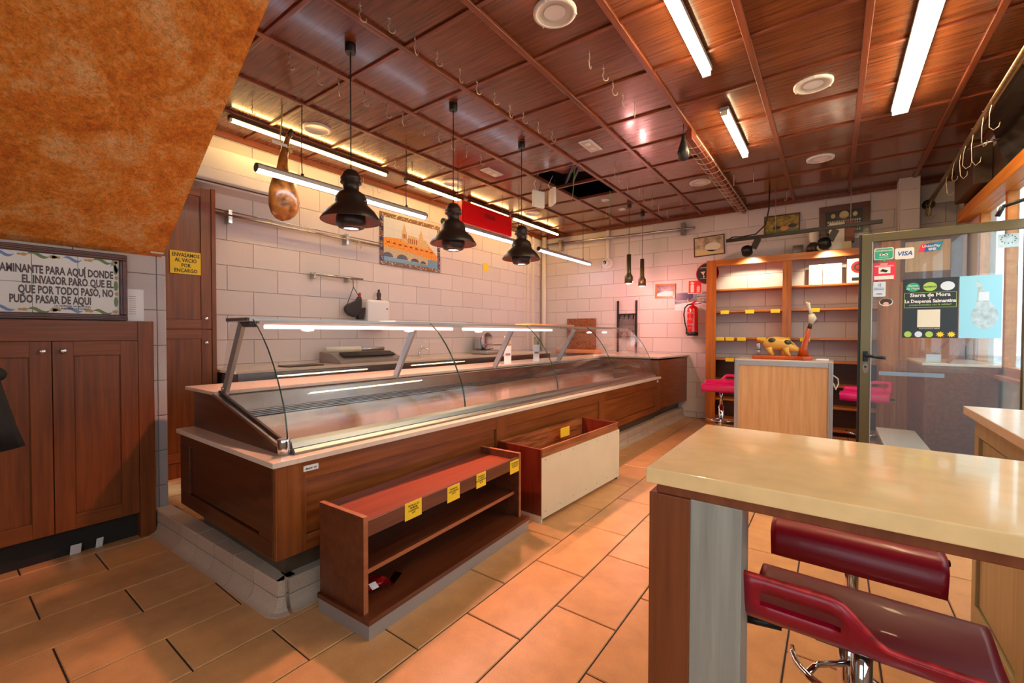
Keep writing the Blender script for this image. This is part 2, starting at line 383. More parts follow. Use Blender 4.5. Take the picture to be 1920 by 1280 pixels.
def plate(org, right, upv, pts, t0, t1):
    """flat polygon given in (right, up) coordinates, from t0 to t1 along the normal"""
    org, right, upv = Vector(org), Vector(right), Vector(upv); nor = right.cross(upv)
    b = MB(); n = len(pts)
    vs = [org+right*p[0]+upv*p[1]+nor*t for t in (t0, t1) for p in pts]
    return b.add(vs, [tuple(range(n-1, -1, -1)), tuple(range(n, 2*n))]+[(i, (i+1) % n, n+(i+1) % n, n+i) for i in range(n)])
def rect(x0, x1, y0, y1): return [(x0, y0), (x1, y0), (x1, y1), (x0, y1)]
def oval(cx, cy_, rx, ry, n=20): return [(cx+rx*cos(2*pi*i/n), cy_+ry*sin(2*pi*i/n)) for i in range(n)]
def chtile(w_, h_, t, ch=0.003):
    """tile lying in xy, from z=0 to z=t, chamfered top edge"""
    b = MB(); x, y = w_/2, h_/2
    lo = [(-x, -y, 0), (x, -y, 0), (x, y, 0), (-x, y, 0)]; mi = [(-x, -y, t-ch), (x, -y, t-ch), (x, y, t-ch), (-x, y, t-ch)]
    x -= ch; y -= ch; hi = [(-x, -y, t), (x, -y, t), (x, y, t), (-x, y, t)]
    fs = [(8, 9, 10, 11)]
    for i in range(4):
        j = (i+1) % 4; fs += [(i, j, 4+j, 4+i), (4+i, 4+j, 8+j, 8+i)]
    return b.add(lo+mi+hi, fs)
def bricklay(parent, name, mat, org, right, upv, u0, u1, v0, v1, pw, ph, uo, vo, gap, t, flip=0, hole=None):
    """running-bond tiles on a plane, each an object; edge pieces are cut"""
    org, right, upv = Vector(org), Vector(right), Vector(upv); nor = right.cross(upv); cache = {}
    R = Matrix((right, upv, nor)).transposed()
    j0 = math.floor((v0-vo)/ph)-1; cnt = 0
    for j in range(j0, j0+int((v1-v0)/ph)+4):
        a0, a1 = max(v0, vo+j*ph), min(v1, vo+(j+1)*ph)
        if a1-a0 < 0.02: continue
        sh = pw/2 if (j+flip) % 2 else 0.0
        i0 = math.floor((u0-uo-sh)/pw)-1
        for i in range(i0, i0+int((u1-u0)/pw)+4):
            b0, b1 = max(u0, uo+sh+i*pw), min(u1, uo+sh+(i+1)*pw)
            if b1-b0 < 0.02: continue
            if hole and hole((b0+b1)/2, (a0+a1)/2): continue
            key = (round(b1-b0, 3), round(a1-a0, 3))
            if key not in cache:
                me = chtile(b1-b0-gap, a1-a0-gap, t).mesh(name); me.materials.append(M[mat]); cache[key] = me
            o = bpy.data.objects.new(name, cache[key]); col.objects.link(o); o.parent = parent
            o.matrix_local = Matrix.Translation(org+right*((b0+b1)/2)+upv*((a0+a1)/2)) @ R.to_4x4(); cnt += 1
    return cnt

# ---------------------------------------------------------------- the room
ZC, XL, YE, XR, YB = 3.17, -4.58, 7.25, 1.15, -2.2
fl = struct(B(-4.75, XR+0.15, YB-0.1, YE+0.1, -0.08, -0.006).build('floor', 'fgrout'), 'terracotta-beige tiled shop floor with dark joints')
bricklay(fl, 'tile', 'floortile', (0, 0, -0.006), EY, -EX, YB, YE, -XR, 3.7, 0.60, 0.31, 2.133, 1.383, 0.007, 0.006, 1,
         lambda u, v: -v < -2.3 and u > 1.3)
wl = struct(B(XL-0.12, XL-0.01, 0.95, YE+0.1, 0, ZC+0.35).build('wall_left', 'grout'), 'pale tiled wall behind the glass counter')
bricklay(wl, 'tile', 'walltile', (XL-0.01, 0, 0), EY, EZ, 1.03, YE, 0.13, ZC, 0.4625, 0.2325, 4.064, 1.95, 0.003, 0.010, 1)
we = struct(B(XL-0.1, XR+0.1, YE+0.01, YE+0.12, 0, ZC+0.35).build('wall_end', 'grout'), 'pale tiled wall at the far end')
bricklay(we, 'tile', 'walltile', (0, YE+0.01, 0), EX, EZ, XL, XR, 0.0, ZC, 0.4625, 0.2325, -2.18, 1.95, 0.003, 0.010, 1)
ws = struct(B(-4.0, -3.67, YB, 1.02, 0, ZC+0.3).build('wall_stair', 'grout'), 'wall under the staircase')
for a, b_ in ((0.175, 0.575), (0.575, 0.975), (0.975, 1.02)):
    for k in range(9):
        z0, z1 = max(0, -0.188+0.237*k), min(1.84, -0.188+0.237*(k+1))
        if z1-z0 > 0.02:
            o = chtile(b_-a-0.003, z1-z0-0.003, 0.01).build('tile', 'pilgrey', ws)
            o.matrix_local = Matrix.Translation((-3.67, (a+b_)/2, (z0+z1)/2)) @ Matrix((EY, EZ, EX)).transposed().to_4x4()
# end face of that wall (faces the counter passage)
for k in range(9):
    z0, z1 = max(0, -0.188+0.237*k), min(1.84, -0.188+0.237*(k+1))
    if z1-z0 > 0.02:
        o = chtile(0.32, z1-z0-0.003, 0.008).build('tile', 'pilgrey', ws)
        o.matrix_local = Matrix.Translation((-3.83, 1.02, (z0+z1)/2)) @ Matrix((-EX, EZ, EY)).transposed().to_4x4()
so = struct(MB().prism([(-3.69, 1.815), (-3.60, 1.85), (-1.63, ZC+0.02), (-1.63, ZC+0.3), (-3.69, ZC+0.3)], 'y', YB, 1.0).build('ceiling_stair_soffit', 'stucco'), 'sloping underside of the stairs in mottled orange stucco')
struct(B(XL-0.1, -3.6, 0.93, 1.0, 1.84, ZC+0.3).build('wall_stair_header', 'plaster'))
# back wall behind the camera with a shop window
wb = MB(); x0, x1, z0, z1 = -1.3, 0.5, 0.9, 2.45
wb.box(-3.7, x0, YB-0.1, YB, 0, ZC+0.3); wb.box(x1, XR+0.1, YB-0.1, YB, 0, ZC+0.3)
wb.box(x0, x1, YB-0.1, YB, 0, z0); wb.box(x0, x1, YB-0.1, YB, z1, ZC+0.3)
struct(wb.build('wall_back', 'plaster'))
wn = MB()
for xx in (x0, -0.43, x1-0.05): wn.box(xx, xx+0.06, YB-0.08, YB-0.02, z0, z1)
wn.box(x0, x1, YB-0.08, YB-0.02, z0, z0+0.06); wn.box(x0, x1, YB-0.08, YB-0.02, z1-0.06, z1)
wf = struct(wn.build('window_3', 'facadez')); B(x0, x1, YB-0.055, YB-0.05, z0, z1).build('pane', 'glasswin', wf)
# street facade on the right
fx0, fx1 = XR, XR+0.12
wr = MB()
wr.box(fx0, fx1, YB, -1.75, 0, ZC+0.3); wr.box(fx0, fx1, -1.75, 3.45, 0, 0.95); wr.box(fx0, fx1, 4.52, 6.25, 0, 0.95)
wr.box(fx0, fx1, 3.42, 3.50, 0, 2.6); wr.box(fx0, fx1, 4.47, 4.55, 0, 2.6); wr.box(fx0, fx1, 6.25, YE, 0, ZC+0.3)
wr.box(fx0, fx1, -1.75, 6.25, 2.6, ZC+0.3)
struct(wr.build('wall_right', 'plaster'), 'street front wall with windows')
def window(nm, y0, y1, za, zb, mull):
    b = MB(); xa, xb = fx0+0.0, fx0+0.07
    for yy in mull: b.box(xa, xb, yy-0.03, yy+0.03, za, zb)
    b.box(xa, xb, y0, y1, za, za+0.07); b.box(xa, xb, y0, y1, zb-0.1, zb)
    o = struct(b.build(nm, 'facade', None, 0.004)); B(xa+0.03, xa+0.036, y0, y1, za, zb).build('pane', 'glasswin', o)
    B(fx0-0.06, fx0+0.02, y0, y1, za-0.03, za).build('window_sill', 'facade', o)
window('window_1', -1.75, 3.42, 0.98, 2.6, (-1.72, -0.4, 0.9, 2.2, 3.39))
window('window_2', 4.55, 6.25, 0.98, 2.6, (4.58, 5.4, 6.22))
o = struct(B(XR-0.05, XR+0.0, 3.4, 6.6, 2.62, 2.95).build('trim_1', 'darkwood', None, 0.004), 'dark wooden fascia over the street windows')
o = struct(B(XR-0.10, XR-0.0, 3.4, 6.6, 2.50, 2.61).build('trim_2', 'facade', None, 0.004), 'amber wooden roller housing over the street windows')
# pillar at the far right corner
pl = struct(B(0.62, 0.80, 6.97, YE, 0, ZC).build('wall_pillar', 'grout'))
for k in range(14):
    z0, z1 = k*0.2325, min(ZC, (k+1)*0.2325)
    if z1-z0 < 0.03: continue
    for (c, R_, w_) in (((0.71, 6.97, (z0+z1)/2), Matrix((EX, EZ, -EY)), 0.176), ((0.62, 7.11, (z0+z1)/2), Matrix((-EY, EZ, -EX)), 0.276)):
        o = chtile(w_, z1-z0-0.003, 0.008).build('tile', 'walltile', pl)
        o.matrix_local = Matrix.Translation(c) @ R_.transposed().to_4x4()
# ceiling: dark void above, wood panels, battens
ce = struct(B(XL-0.1, XR+0.1, YB-0.1, YE+0.1, ZC+0.33, ZC+0.43).build('ceiling', 'plenum'), 'coffered ceiling of glossy brown wood panels')
gx = [-2.87+0.603*k for k in range(-2, 7)]; gy = [1.91+0.593*k for k in range(-6, 9)]
gx = [XL]+gx+[XR]; gy = [YB]+[q for q in gy if q > YB+0.1]+[YE]
cache = {}
for i in range(len(gx)-1):
    for j in range(len(gy)-1):
        wx, wy = gx[i+1]-gx[i], gy[j+1]-gy[j]; cx_, cy2 = (gx[i]+gx[i+1])/2, (gy[j]+gy[j+1])/2
        if abs(cx_+2.568) < 0.2 and 4.3 < cy2 < 5.45: continue
        if cx_ < -3.3 and cy2 < 0.95: continue
        key = (round(wx, 3), round(wy, 3))
        if key not in cache:
            me = chtile(wx-0.012, wy-0.012, 0.015, 0.002).mesh('panel'); me.materials.append(M['ceil']); cache[key] = me
        o = bpy.data.objects.new('panel', cache[key]); col.objects.link(o); o.parent = ce
        o.matrix_local = Matrix.Translation((cx_, cy2, ZC+0.015)) @ Matrix((EX, -EY, -EZ)).transposed().to_4x4()
for x in gx[1:-1]: B(x-0.019, x+0.019, YB if x > -3.3 else 1.0, YE, ZC-0.02, ZC+0.02).build('batten', 'batten', ce, 0.003)
for y in gy[1:-1]: B(XL if y > 1 else -1.7, XR, y-0.015, y+0.015, ZC-0.014, ZC+0.02).build('batten', 'battenx', ce, 0.003)
t_ = MB(); t_.box(XL, XL+0.03, 1.0, YE, ZC-0.05, ZC+0.02); t_.box(XL, XR, YE-0.03, YE, ZC-0.05, ZC+0.02); t_.box(XR-0.03, XR, YB, YE, ZC-0.05, ZC+0.02)
struct(t_.build('trim_3', 'batten'), 'brown wooden edge moulding round the ceiling')
# opening: an unclipped panel pushed aside and black bars
b = MB(); b.obox((-2.50, 4.60, ZC+0.075), (1, 0.15, -0.05), (-0.15, 1, 0.22), (0.05, -0.22, 1), 0.20, 0.24, 0.008)
b.build('panel', 'redwood', ce)
for k in (0, 1):
    MB().obox((-2.56+0.10*k, 4.64, ZC+0.03+0.008*k), (-0.6, 0.8, 0.0), (0.8, 0.6, 0), EZ, 0.42, 0.012, 0.02).build('void_bar', 'black', ce)
# raised floor behind the counter
rf = struct(B(XL, -2.14, 1.0, YE, 0, 0.124).build('floor_raised', 'fgrout'), 'raised tiled floor behind the counter')
bricklay(rf, 'tile', 'floortile', (0, 0, 0.124), EY, -EX, 1.0, YE, 3.1, -XL, 0.60, 0.31, 1.3, 1.383, 0.007, 0.006, 0)
# outside: pavement and the houses across the street
struct(B(XR+0.12, 40, -30, 40, -0.25, -0.02).build('ground_street', 'pave'), 'pale pavement and street outside')
struct(B(-40, XR+0.12, -30, YB-0.12, -0.25, -0.02).build('ground_square', 'pave'), 'pale pavement behind the shop')

# ---------------------------------------------------------------- plinth of cove tiles
pl4 = struct(B(-3.64, -2.16, 1.035, 1.06, 0.0, 0.13).build('trim_plinth', 'fgrout'), 'stone-look coved plinth round the counter')
cove_lo = [(-0.04, 0), (0.080, 0), (0.080, 0.003), (0.068, 0.0055), (0.058, 0.010), (0.049, 0.017), (0.042, 0.027), (0.037, 0.040), (0.034, 0.055), (0.032, 0.070), (-0.04, 0.070)]
cove_hi = [(-0.04, 0.074), (0.032, 0.074), (0.032, 0.138), (0.026, 0.144), (-0.06, 0.144), (-0.06, 0.074)]
def cove_piece(p0, p1, out, prof):
    p0, p1, out = Vector(p0), Vector(p1), Vector(out); n = len(prof); b = MB()
    vs = [p+out*q[0]+EZ*q[1] for p in (p0, p1) for q in prof]
    b.add(vs, [tuple(range(n)), tuple(range(2*n-1, n-1, -1))]); k = len(b.v)-2*n
    for i in range(n):
        j = (i+1) % n; b.f.append([k+i, k+n+i, k+n+j, k+j]); b.sm.append(False)
    return b
# left flank: from the corner back to the wall
A0 = Vector((-2.10, 1.033, 0)); A1 = Vector((-3.66, 0.976, 0)); d = (A1-A0)
nA = Vector((0.036, -1, 0)).normalized()
def run(a, b_, out, n, shift):
    for k in range(n):
        g = 0.006/(b_-a).length
        q0, q1 = a+(b_-a)*(k/n+g/2), a+(b_-a)*((k+1)/n-g/2)
        cove_piece(q0, q1, out, cove_lo).build('cove_tile', 'plinth', pl4)
        s_ = shift*(b_-a)/n
        cove_piece(q0+s_, q1+s_ if k < n-1 else q1, out, cove_hi).build('edge_tile', 'plinth', pl4)
run(A0, A1, nA, 7, 0.0)
F0 = Vector((-2.12+0.004, 1.05, 0)); F1 = Vector((-1.945, 7.24, 0)); nF = Vector((1, -0.028, 0)).normalized()
run(F0, F1, nF, 28, 0.0)
b = MB()
ang = [radians(a) for a in (-92, -70, -47, -24, -2)]
for z0, z1, r0, r1 in ((0.0, 0.003, 0.080, 0.080), (0.003, 0.010, 0.080, 0.058), (0.010, 0.027, 0.058, 0.042), (0.027, 0.070, 0.042, 0.032), (0.074, 0.138, 0.032, 0.032), (0.138, 0.144, 0.032, 0.026)):
    c0 = Vector((-2.118, 1.034, 0)); n = len(ang)
    vs = [c0+Vector((cos(a)*r, sin(a)*r, z)) for z, r in ((z0, r0), (z1, r1)) for a in ang]+[c0+Vector((-0.02, 0.02, z0)), c0+Vector((-0.02, 0.02, z1))]
    b.add(vs, [(i, i+1, n+i+1, n+i) for i in range(n-1)]+[tuple(n+i for i in range(n))+(2*n+1,), tuple(range(n-1, -1, -1))+(2*n,)])
b.build('corner_tile', 'plinth', pl4)

# ---------------------------------------------------------------- glass serving counter
ctr = thing('serving_counter', 'long wood-clad refrigerated serving counter with curved glass front', 'counter', (-2.6, 1.1, 0.145))
B(-3.15, -2.15, 1.06, 6.15, 0.145, 0.262).shear().build('toe_kick', 'darksteel', ctr)
B(-3.28, -2.10, 1.00, 6.12, 0.258, 0.70).shear().build('body', 'ctrdark', ctr)
def rail(nm, x0, x1, y0, y1, z0, z1, mat='ctr', bv=0.003):
    return B(x0, x1, y0, y1, z0, z1).shear().build(nm, mat, ctr, bv)
# front framing and panels
rail('rail', -2.10, -2.075, 1.0, 6.12, 0.255, 0.33); rail('rail', -2.10, -2.075, 1.0, 6.12, 0.60, 0.70)
st = [(0.985, 1.13), (2.58, 2.70), (4.28, 4.40), (6.00, 6.12)]
for a, b_ in st: rail('stile', -2.10, -2.072, a, b_, 0.255, 0.70, 'ctrz')
for i in range(3): rail('front_panel', -2.10, -2.088, st[i][1]+0.004, st[i+1][0]-0.004, 0.334, 0.596)
# left flank framing
def rl(nm, x0, x1, z0, z1, y0=0.982, mat='ctrdark'): return B(x0, x1, y0, 1.0, z0, z1).build(nm, mat, ctr, 0.003)
rl('rail', -3.28, -2.10, 0.255, 0.34); rl('rail', -3.28, -2.10, 0.63, 0.70); rl('stile', -3.28, -3.13, 0.34, 0.63); rl('stile', -2.24, -2.10, 0.34, 0.63)
rl('side_panel', -3.125, -2.245, 0.345, 0.625, 0.993)
# stone ledge
led = MB(); led.box(-3.30, -2.06, 0.967, 1.085, 0.695, 0.722); led.box(-2.20, -2.06, 1.085, 6.14, 0.695, 0.722)
led.shear().build('stone_ledge', 'ledge', ctr, 0.003)
tg = B(-2.076, -2.0745+0.005, 1.115, 1.19, 0.645, 0.672).shear().build('maker_plate', 'white', ctr, label='small white maker plate')
text(tg, 'decor vit', (-2.0638, 1.152, 0.653), EY, EZ, 0.016, 'ink', 'CENTER', 0.0003)
tg = B(-1.93, -1.925, 5.98, 6.03, 0.655, 0.68).build('plate', 'white', ctr)
# wooden end profile + steel trim, both ends
endp = [(-3.30, 0.70), (-3.30, 0.945), (-3.02, 0.945), (-2.98, 0.938), (-2.19, 0.745), (-2.175, 0.722), (-2.175, 0.70)]
MB().prism(endp, 'y', 1.062, 1.09).shear().build('end_panel', 'ctrdark', ctr, 0.002)
tr = MB()
tr.prism([(-2.99, 0.945), (-2.17, 0.748), (-2.17, 0.765), (-2.98, 0.96)], 'y', 1.055, 1.10); tr.shear().build('end_trim', 'alu', ctr, 0.002)
MB().prism([(-2.96, 0.96), (-2.19, 0.768), (-2.19, 0.785), (-2.96, 0.975)], 'y', 1.078, 1.092).shear().build('end_seal', 'grille', ctr)
MB().cyl((-2.175, 1.075, 0.722), (-2.175, 1.075, 0.80), 0.03, n=20).shear().build('end_cap', 'chrome', ctr, 0.003)
# back worktop
B(-3.45, -2.985, 1.062, 7.24, 0.945, 0.967).shear().build('service_worktop', 'ledge', ctr, 0.003)
B(-3.28, -2.99, 1.1, 6.12, 0.70, 0.945).shear().build('back_body', 'ctrdark', ctr)
# deck, grille and back wall of the well
dk = MB(); dk.prism([(-2.175, 0.725), (-2.175, 0.765), (-2.80, 0.815), (-2.80, 0.725)], 'y', 1.092, 6.12); dk.shear().build('display_deck', 'deck', ctr)
gr = MB(); gr.prism([(-2.80, 0.815), (-2.90, 0.845), (-2.90, 0.80), (-2.80, 0.77)], 'y', 1.092, 6.12); g_ = gr.shear().build('air_grille', 'grille', ctr)
sl = MB()
for k in range(4):
    x = -2.812-0.022*k; sl.box(x-0.004, x+0.004, 1.092, 6.12, 0.82+0.0066*k, 0.824+0.0066*k)
sl.shear().build('grille_bar', 'alu', g_)
B(-2.99, -2.90, 1.092, 6.12, 0.725, 0.94).shear().build('well_back', 'steel', ctr)
# front aluminium rails
fr = MB(); fr.prism([(-2.20, 0.722), (-2.125, 0.722), (-2.12, 0.735), (-2.13, 0.75), (-2.2, 0.75)], 'y', 1.10, 6.12); fr.shear().build('front_profile', 'alu', ctr)
fr = MB(); fr.prism([(-2.20, 0.752), (-2.14, 0.752), (-2.15, 0.775), (-2.165, 0.792), (-2.2, 0.785)], 'y', 1.10, 6.12); fr.shear().build('glass_rail', 'alu', ctr)
# glass
prof = [(-2.168, 0.785), (-2.172, 0.83), (-2.185, 0.90), (-2.206, 0.965), (-2.235, 1.03), (-2.27, 1.10), (-2.312, 1.168), (-2.36, 1.235), (-2.42, 1.303), (-2.47, 1.35), (-2.528, 1.393)]
def curved(y0, y1):
    b = MB(); n = len(prof); th = 0.006
    vs = [(x, y, z) for y in (y0, y1) for (x, z) in prof]
    b.add(vs, [(i, i+1, n+i+1, n+i) for i in range(n-1)], True); b.shear()
    g = b.build('curved_pane', 'glass', ctr)
    for y in (y0, y1):
        MB().tube([(x, y, z) for (x, z) in prof], 0.0035, 5).shear().build('pane_edge', 'glassedge', g)
    return g
pj = [1.085, 2.345, 3.605, 4.86, 6.11]
for i in range(4): curved(pj[i]+0.003, pj[i+1]-0.003)
def endglass(y):
    pts = [(-2.96, 0.965)]+[(-2.19, 0.775)]+prof[1:]+[(-2.80, 1.393)]
    b = MB(); b.add([(x, y, z) for x, z in pts], [tuple(range(len(pts)))]); return b.shear().build('end_pane', 'glass', ctr)
endglass(1.084); endglass(6.112)
MB().add([(-2.80, 1.07, 1.396), (-2.53, 1.07, 1.396), (-2.53, 6.13, 1.396), (-2.80, 6.13, 1.396)], [(0, 1, 2, 3)]).shear().build('top_pane', 'glass', ctr)
tf = MB(); tf.box(-2.80, -2.785, 1.07, 6.13, 1.380, 1.402); tf.box(-2.545, -2.525, 1.07, 6.13, 1.386, 1.400)
tf.shear().build('top_profile', 'aluw', ctr)
B(-2.80, -2.53, 1.062, 1.075, 1.384, 1.402).build('top_end_strip', 'darksteel', ctr)
B(-2.74, -2.60, 1.10, 1.14, 1.352, 1.384).build('lamp_holder', 'black', ctr)
lampb = B(-2.72, -2.57, 1.14, 4.3, 1.372, 1.385).shear().build('lamp_tray', 'white', ctr)
MB().cyl((-2.64, 1.2, 1.355), (-2.60, 2.70, 1.355), 0.012, n=10).build('rose_tube', 'caselamp', ctr)
MB().cyl((-2.59, 2.82, 1.355), (-2.555, 4.25, 1.355), 0.012, n=10).build('rose_tube', 'caselamp', ctr)
for y in (1.105, 2.345, 3.605, 4.86):
    b = MB(); b.obox((-2.82, y, 1.165), (0.24, 0, 0.415), EY, (0.415, 0, -0.24), 0.235, 0.011, 0.026)
    p_ = b.shear().build('glass_post', 'aluw', ctr, 0.002)
    MB().cyl((-2.945, y-0.014, 0.985), (-2.945, y+0.014, 0.985), 0.012, n=10).shear().build('bolt', 'chrome', p_)
# plain end cabinet beside the far wall
eb = thing('end_cabinet', 'tall plain wood-clad end block of the counter against the far tiled wall', 'cabinet', (-2.4, 6.7, 0.145))
MB().prism([(-3.3, 6.17), (-1.975, 6.17), (-1.86, 7.235), (-3.3, 7.235)], 'z', 0.262, 0.944).build('body', 'ctr', eb, 0.003)
MB().prism([(-1.974, 6.175), (-1.962, 6.175), (-1.956, 6.24), (-1.968, 6.24)], 'z', 0.262, 0.944).build('stile', 'ctrz', eb)
MB().prism([(-3.2, 6.2), (-2.05, 6.2), (-1.99, 7.235), (-3.2, 7.235)], 'z', 0.145, 0.262).build('toe_kick', 'darksteel', eb)
MB().prism([(-2.96, 6.15), (-1.955, 6.15), (-1.83, 7.238), (-2.80, 7.238)], 'z', 0.968, 0.992).build('stone_top', 'ledge', eb, 0.003)

# ---------------------------------------------------------------- bottle shelf in front of the counter
def at_rot(root, loc, deg): root.location = loc; root.rotation_euler = (0, 0, radians(deg))
u1 = thing('display_shelf', 'low open walnut display shelf with yellow price cards before the counter', 'shelf')
B(0, 1.30, 0, 0.37, 0, 0.065).build('plinth_board', 'aluw', u1, 0.002)
B(-0.005, 1.305, -0.005, 0.375, 0.065, 0.088).build('base_board', 'unit', u1, 0.002)
for x in (0.012, 1.255):
    s_ = B(x, x+0.022, 0.05, 0.375, 0.088, 0.515).build('side_panel', 'unit', u1)
    B(x-0.0005, x+0.0225, 0.048, 0.051, 0.088, 0.515).build('edge_band', 'unitedge', s_); B(x-0.0005, x+0.0225, 0.05, 0.375, 0.514, 0.5165).build('edge_band', 'unitedge', s_)
s_ = B(0.034, 1.255, 0.055, 0.375, 0.452, 0.470).build('top_board', 'unittop', u1)
B(0.034, 1.255, 0.052, 0.068, 0.422, 0.492).build('front_lip', 'unit', u1, 0.001)
s_ = B(0.034, 1.255, 0.09, 0.37, 0.235, 0.255).build('middle_board', 'unit', u1); B(0.034, 1.255, 0.087, 0.0902, 0.235, 0.255).build('edge_band', 'unitedge', s_)
B(0.034, 1.255, 0.368, 0.375, 0.088, 0.50).build('back_board', 'unit', u1)
cards = [(0.25, 0.36, 'BOTELLA 1/2\nPREMIUM\n3 UNIDADES\n10 €', 0.008), (0.55, 0.65, 'PINCHITOS\nDE LA ABUELA\n3,75 €', 0.0), (0.80, 0.89, 'CASQUILLAS\nA LA BELGA\nNORTEAMERICANAS\n4,75 €', 0.004), (1.15, 1.26, 'TOLIN BRASILEIT\n1 BOLSA 2,00 €\n3 BOLSAS 5 €', -0.006)]
for a, b_, s, dz in cards:
    c_ = B(a, b_, 0.0495, 0.0515, 0.406+dz, 0.490+dz).build('price_card', 'yellow', u1)
    text(c_, s, ((a+b_)/2, 0.0492, 0.468+dz), EX, EZ, 0.0125, 'ink', 'CENTER', 0.0001, sx=0.95)
at_rot(u1, (-1.589, 1.14, 0.0), 92.3)
# crisp packet lying on its base board
pk = thing('snack_packet', 'crumpled dark red foil snack packet on the bottom board of the shelf', 'packet', (-1.78, 1.27, 0.088))
b = MB(); n = 10
rows = [(-0.10, 0.012), (-0.085, 0.035), (-0.05, 0.045), (0.0, 0.05), (0.05, 0.042), (0.075, 0.03), (0.09, 0.010)]
vs = []
for t, r in rows:
    for j in range(n):
        a = 2*pi*j/n; rr = r*(1+0.25*sin(5*a+40*t))
        vs.append((-1.78+0.5*t+rr*0.9*cos(a), 1.27+t+0.01*sin(9*t), 0.0895+max(0.0, 0.55*rr+0.55*rr*sin(a))+0.03*max(0, t)*4))
b.add(vs, [(i*n+j, i*n+(j+1) % n, (i+1)*n+(j+1) % n, (i+1)*n+j) for i in range(len(rows)-1) for j in range(n)])
b.build('pouch', 'crim', pk)
MB().add([(-1.745, 1.35, 0.10), (-1.69, 1.345, 0.11), (-1.685, 1.40, 0.15), (-1.74, 1.40, 0.14)], [(0, 1, 2, 3)]).build('crimped_end', 'foil', pk)
MB().add([(-1.745, 1.25, 0.142), (-1.715, 1.25, 0.125), (-1.712, 1.285, 0.125), (-1.742, 1.285, 0.142)], [(0, 1, 2, 3)]).build('printed_patch', 'paper', pk)

# ---------------------------------------------------------------- open box unit
u2 = thing('bin_unit', 'open-topped wooden box unit with a plain white front board', 'box')
B(0.02, 1.20, 0.06, 0.37, 0.0, 0.05).build('plinth_board', 'aluw', u2); B(0.002, 0.02, 0.0, 0.37, 0.0, 0.05).build('plinth_end', 'offwhite', u2)
B(0, 0.018, 0, 0.39, 0.05, 0.515).build('side_panel', 'rusticz', u2, 0.001); B(1.20, 1.218, 0, 0.39, 0.05, 0.515).build('side_panel', 'rusticz', u2, 0.001)
B(0.018, 1.2, 0.372, 0.39, 0.05, 0.515).build('back_board', 'rustic', u2); B(0.018, 1.2, 0.02, 0.37, 0.05, 0.075).build('base_board', 'unit', u2)
B(0.018, 1.2, 0.0, 0.018, 0.40, 0.515).build('front_rail', 'rustic', u2, 0.001)
wbd = B(0.004, 1.214, -0.006, -0.001, 0.03, 0.455).build('front_board', 'offwhite', u2)
for k in range(7):
    for z in (0.075, 0.435): MB().cyl((0.05+k*0.186, -0.0065, z), (0.05+k*0.186, -0.0055, z), 0.004, n=8).build('nail', 'ink', wbd)
B(0.72, 0.86, 0.30, 0.304, 0.42, 0.50).build('price_card', 'yellow', u2)
for q in ((0.01, 0.02), (1.2, 0.02), (0.01, 0.37), (1.2, 0.37)): B(q[0], q[0]+0.012, q[1]-0.006, q[1]+0.006, 0, 0.05).build('foot', 'black', u2)
at_rot(u2, (-1.622, 2.56, 0.0), 87.0)

# ---------------------------------------------------------------- pendant lamps
def point(name, loc, color, power, r, parent, spot=None):
    l = bpy.data.lights.new(name, 'SPOT' if spot else 'POINT'); l.color = color; l.energy = power; l.shadow_soft_size = r
    if spot: l.spot_size = radians(spot); l.spot_blend = 0.6
    o = bpy.data.objects.new(name, l); col.objects.link(o); o.parent = parent; o.location = Vector(loc)-OFF[parent.name]; return o
PEND_W, SMALL_W = 88, 20
def pendant(loc, label):
    x, y = loc; z = 2.045
    t = thing('pendant_lamp', label, 'lamp', (x, y, ZC), 'bell pendants over the counter')
    MB().cyl((x, y, ZC-0.055), (x, y, ZC), 0.034, n=20).build('ceiling_cup', 'black', t, 0.003)
    MB().cyl((x, y, z+0.31), (x, y, ZC-0.05), 0.004, n=8).build('cord', 'cable', t)
    sh = MB().lathe((x, y, z), [(0.006, 0.325), (0.035, 0.32), (0.05, 0.302), (0.064, 0.272), (0.064, 0.262), (0.056, 0.257), (0.065, 0.248), (0.065, 0.238), (0.05, 0.232), (0.049, 0.195), (0.054, 0.188), (0.084, 0.168), (0.098, 0.14), (0.101, 0.105), (0.112, 0.092), (0.15, 0.058), (0.188, 0.0), (0.187, -0.004)], 40).build('shade', 'blackm', t)
    MB().lathe((x, y, z), [(0.184, -0.002), (0.146, 0.052), (0.10, 0.088), (0.03, 0.12)], 40).build('shade_lining', 'shadein', sh)
    c_ = MB().lathe((x, y, z), [(0.07, 0.07), (0.092, 0.02), (0.094, -0.015), (0.08, -0.045), (0.05, -0.056), (0.048, -0.05), (0.075, -0.03), (0.08, 0.0)], 32).build('inner_cup', 'blackm', t)
    MB().lathe((x, y, z), [(0.0, -0.047), (0.03, -0.05), (0.05, -0.045)], 24).build('bulb', 'bulb', c_)
    for a in (0.4, 2.5, 4.6): MB().ell((x+0.1*cos(a), y+0.1*sin(a), z+0.12), 0.006, 0.006, 0.006, 8, 6).build('rivet', 'chrome', sh)
    point('bulb_light', (x, y, z-0.075), (1.0, 0.42, 0.28), PEND_W, 0.035, t, 118)
pendant((-2.525, 1.69), 'nearest of the three black bell pendants, above the glass counter')
pendant((-2.50, 2.61), 'middle of the three black bell pendants, before the tiled city picture')
pendant((-2.47, 3.53), 'farthest of the three black bell pendants, right of the red box')
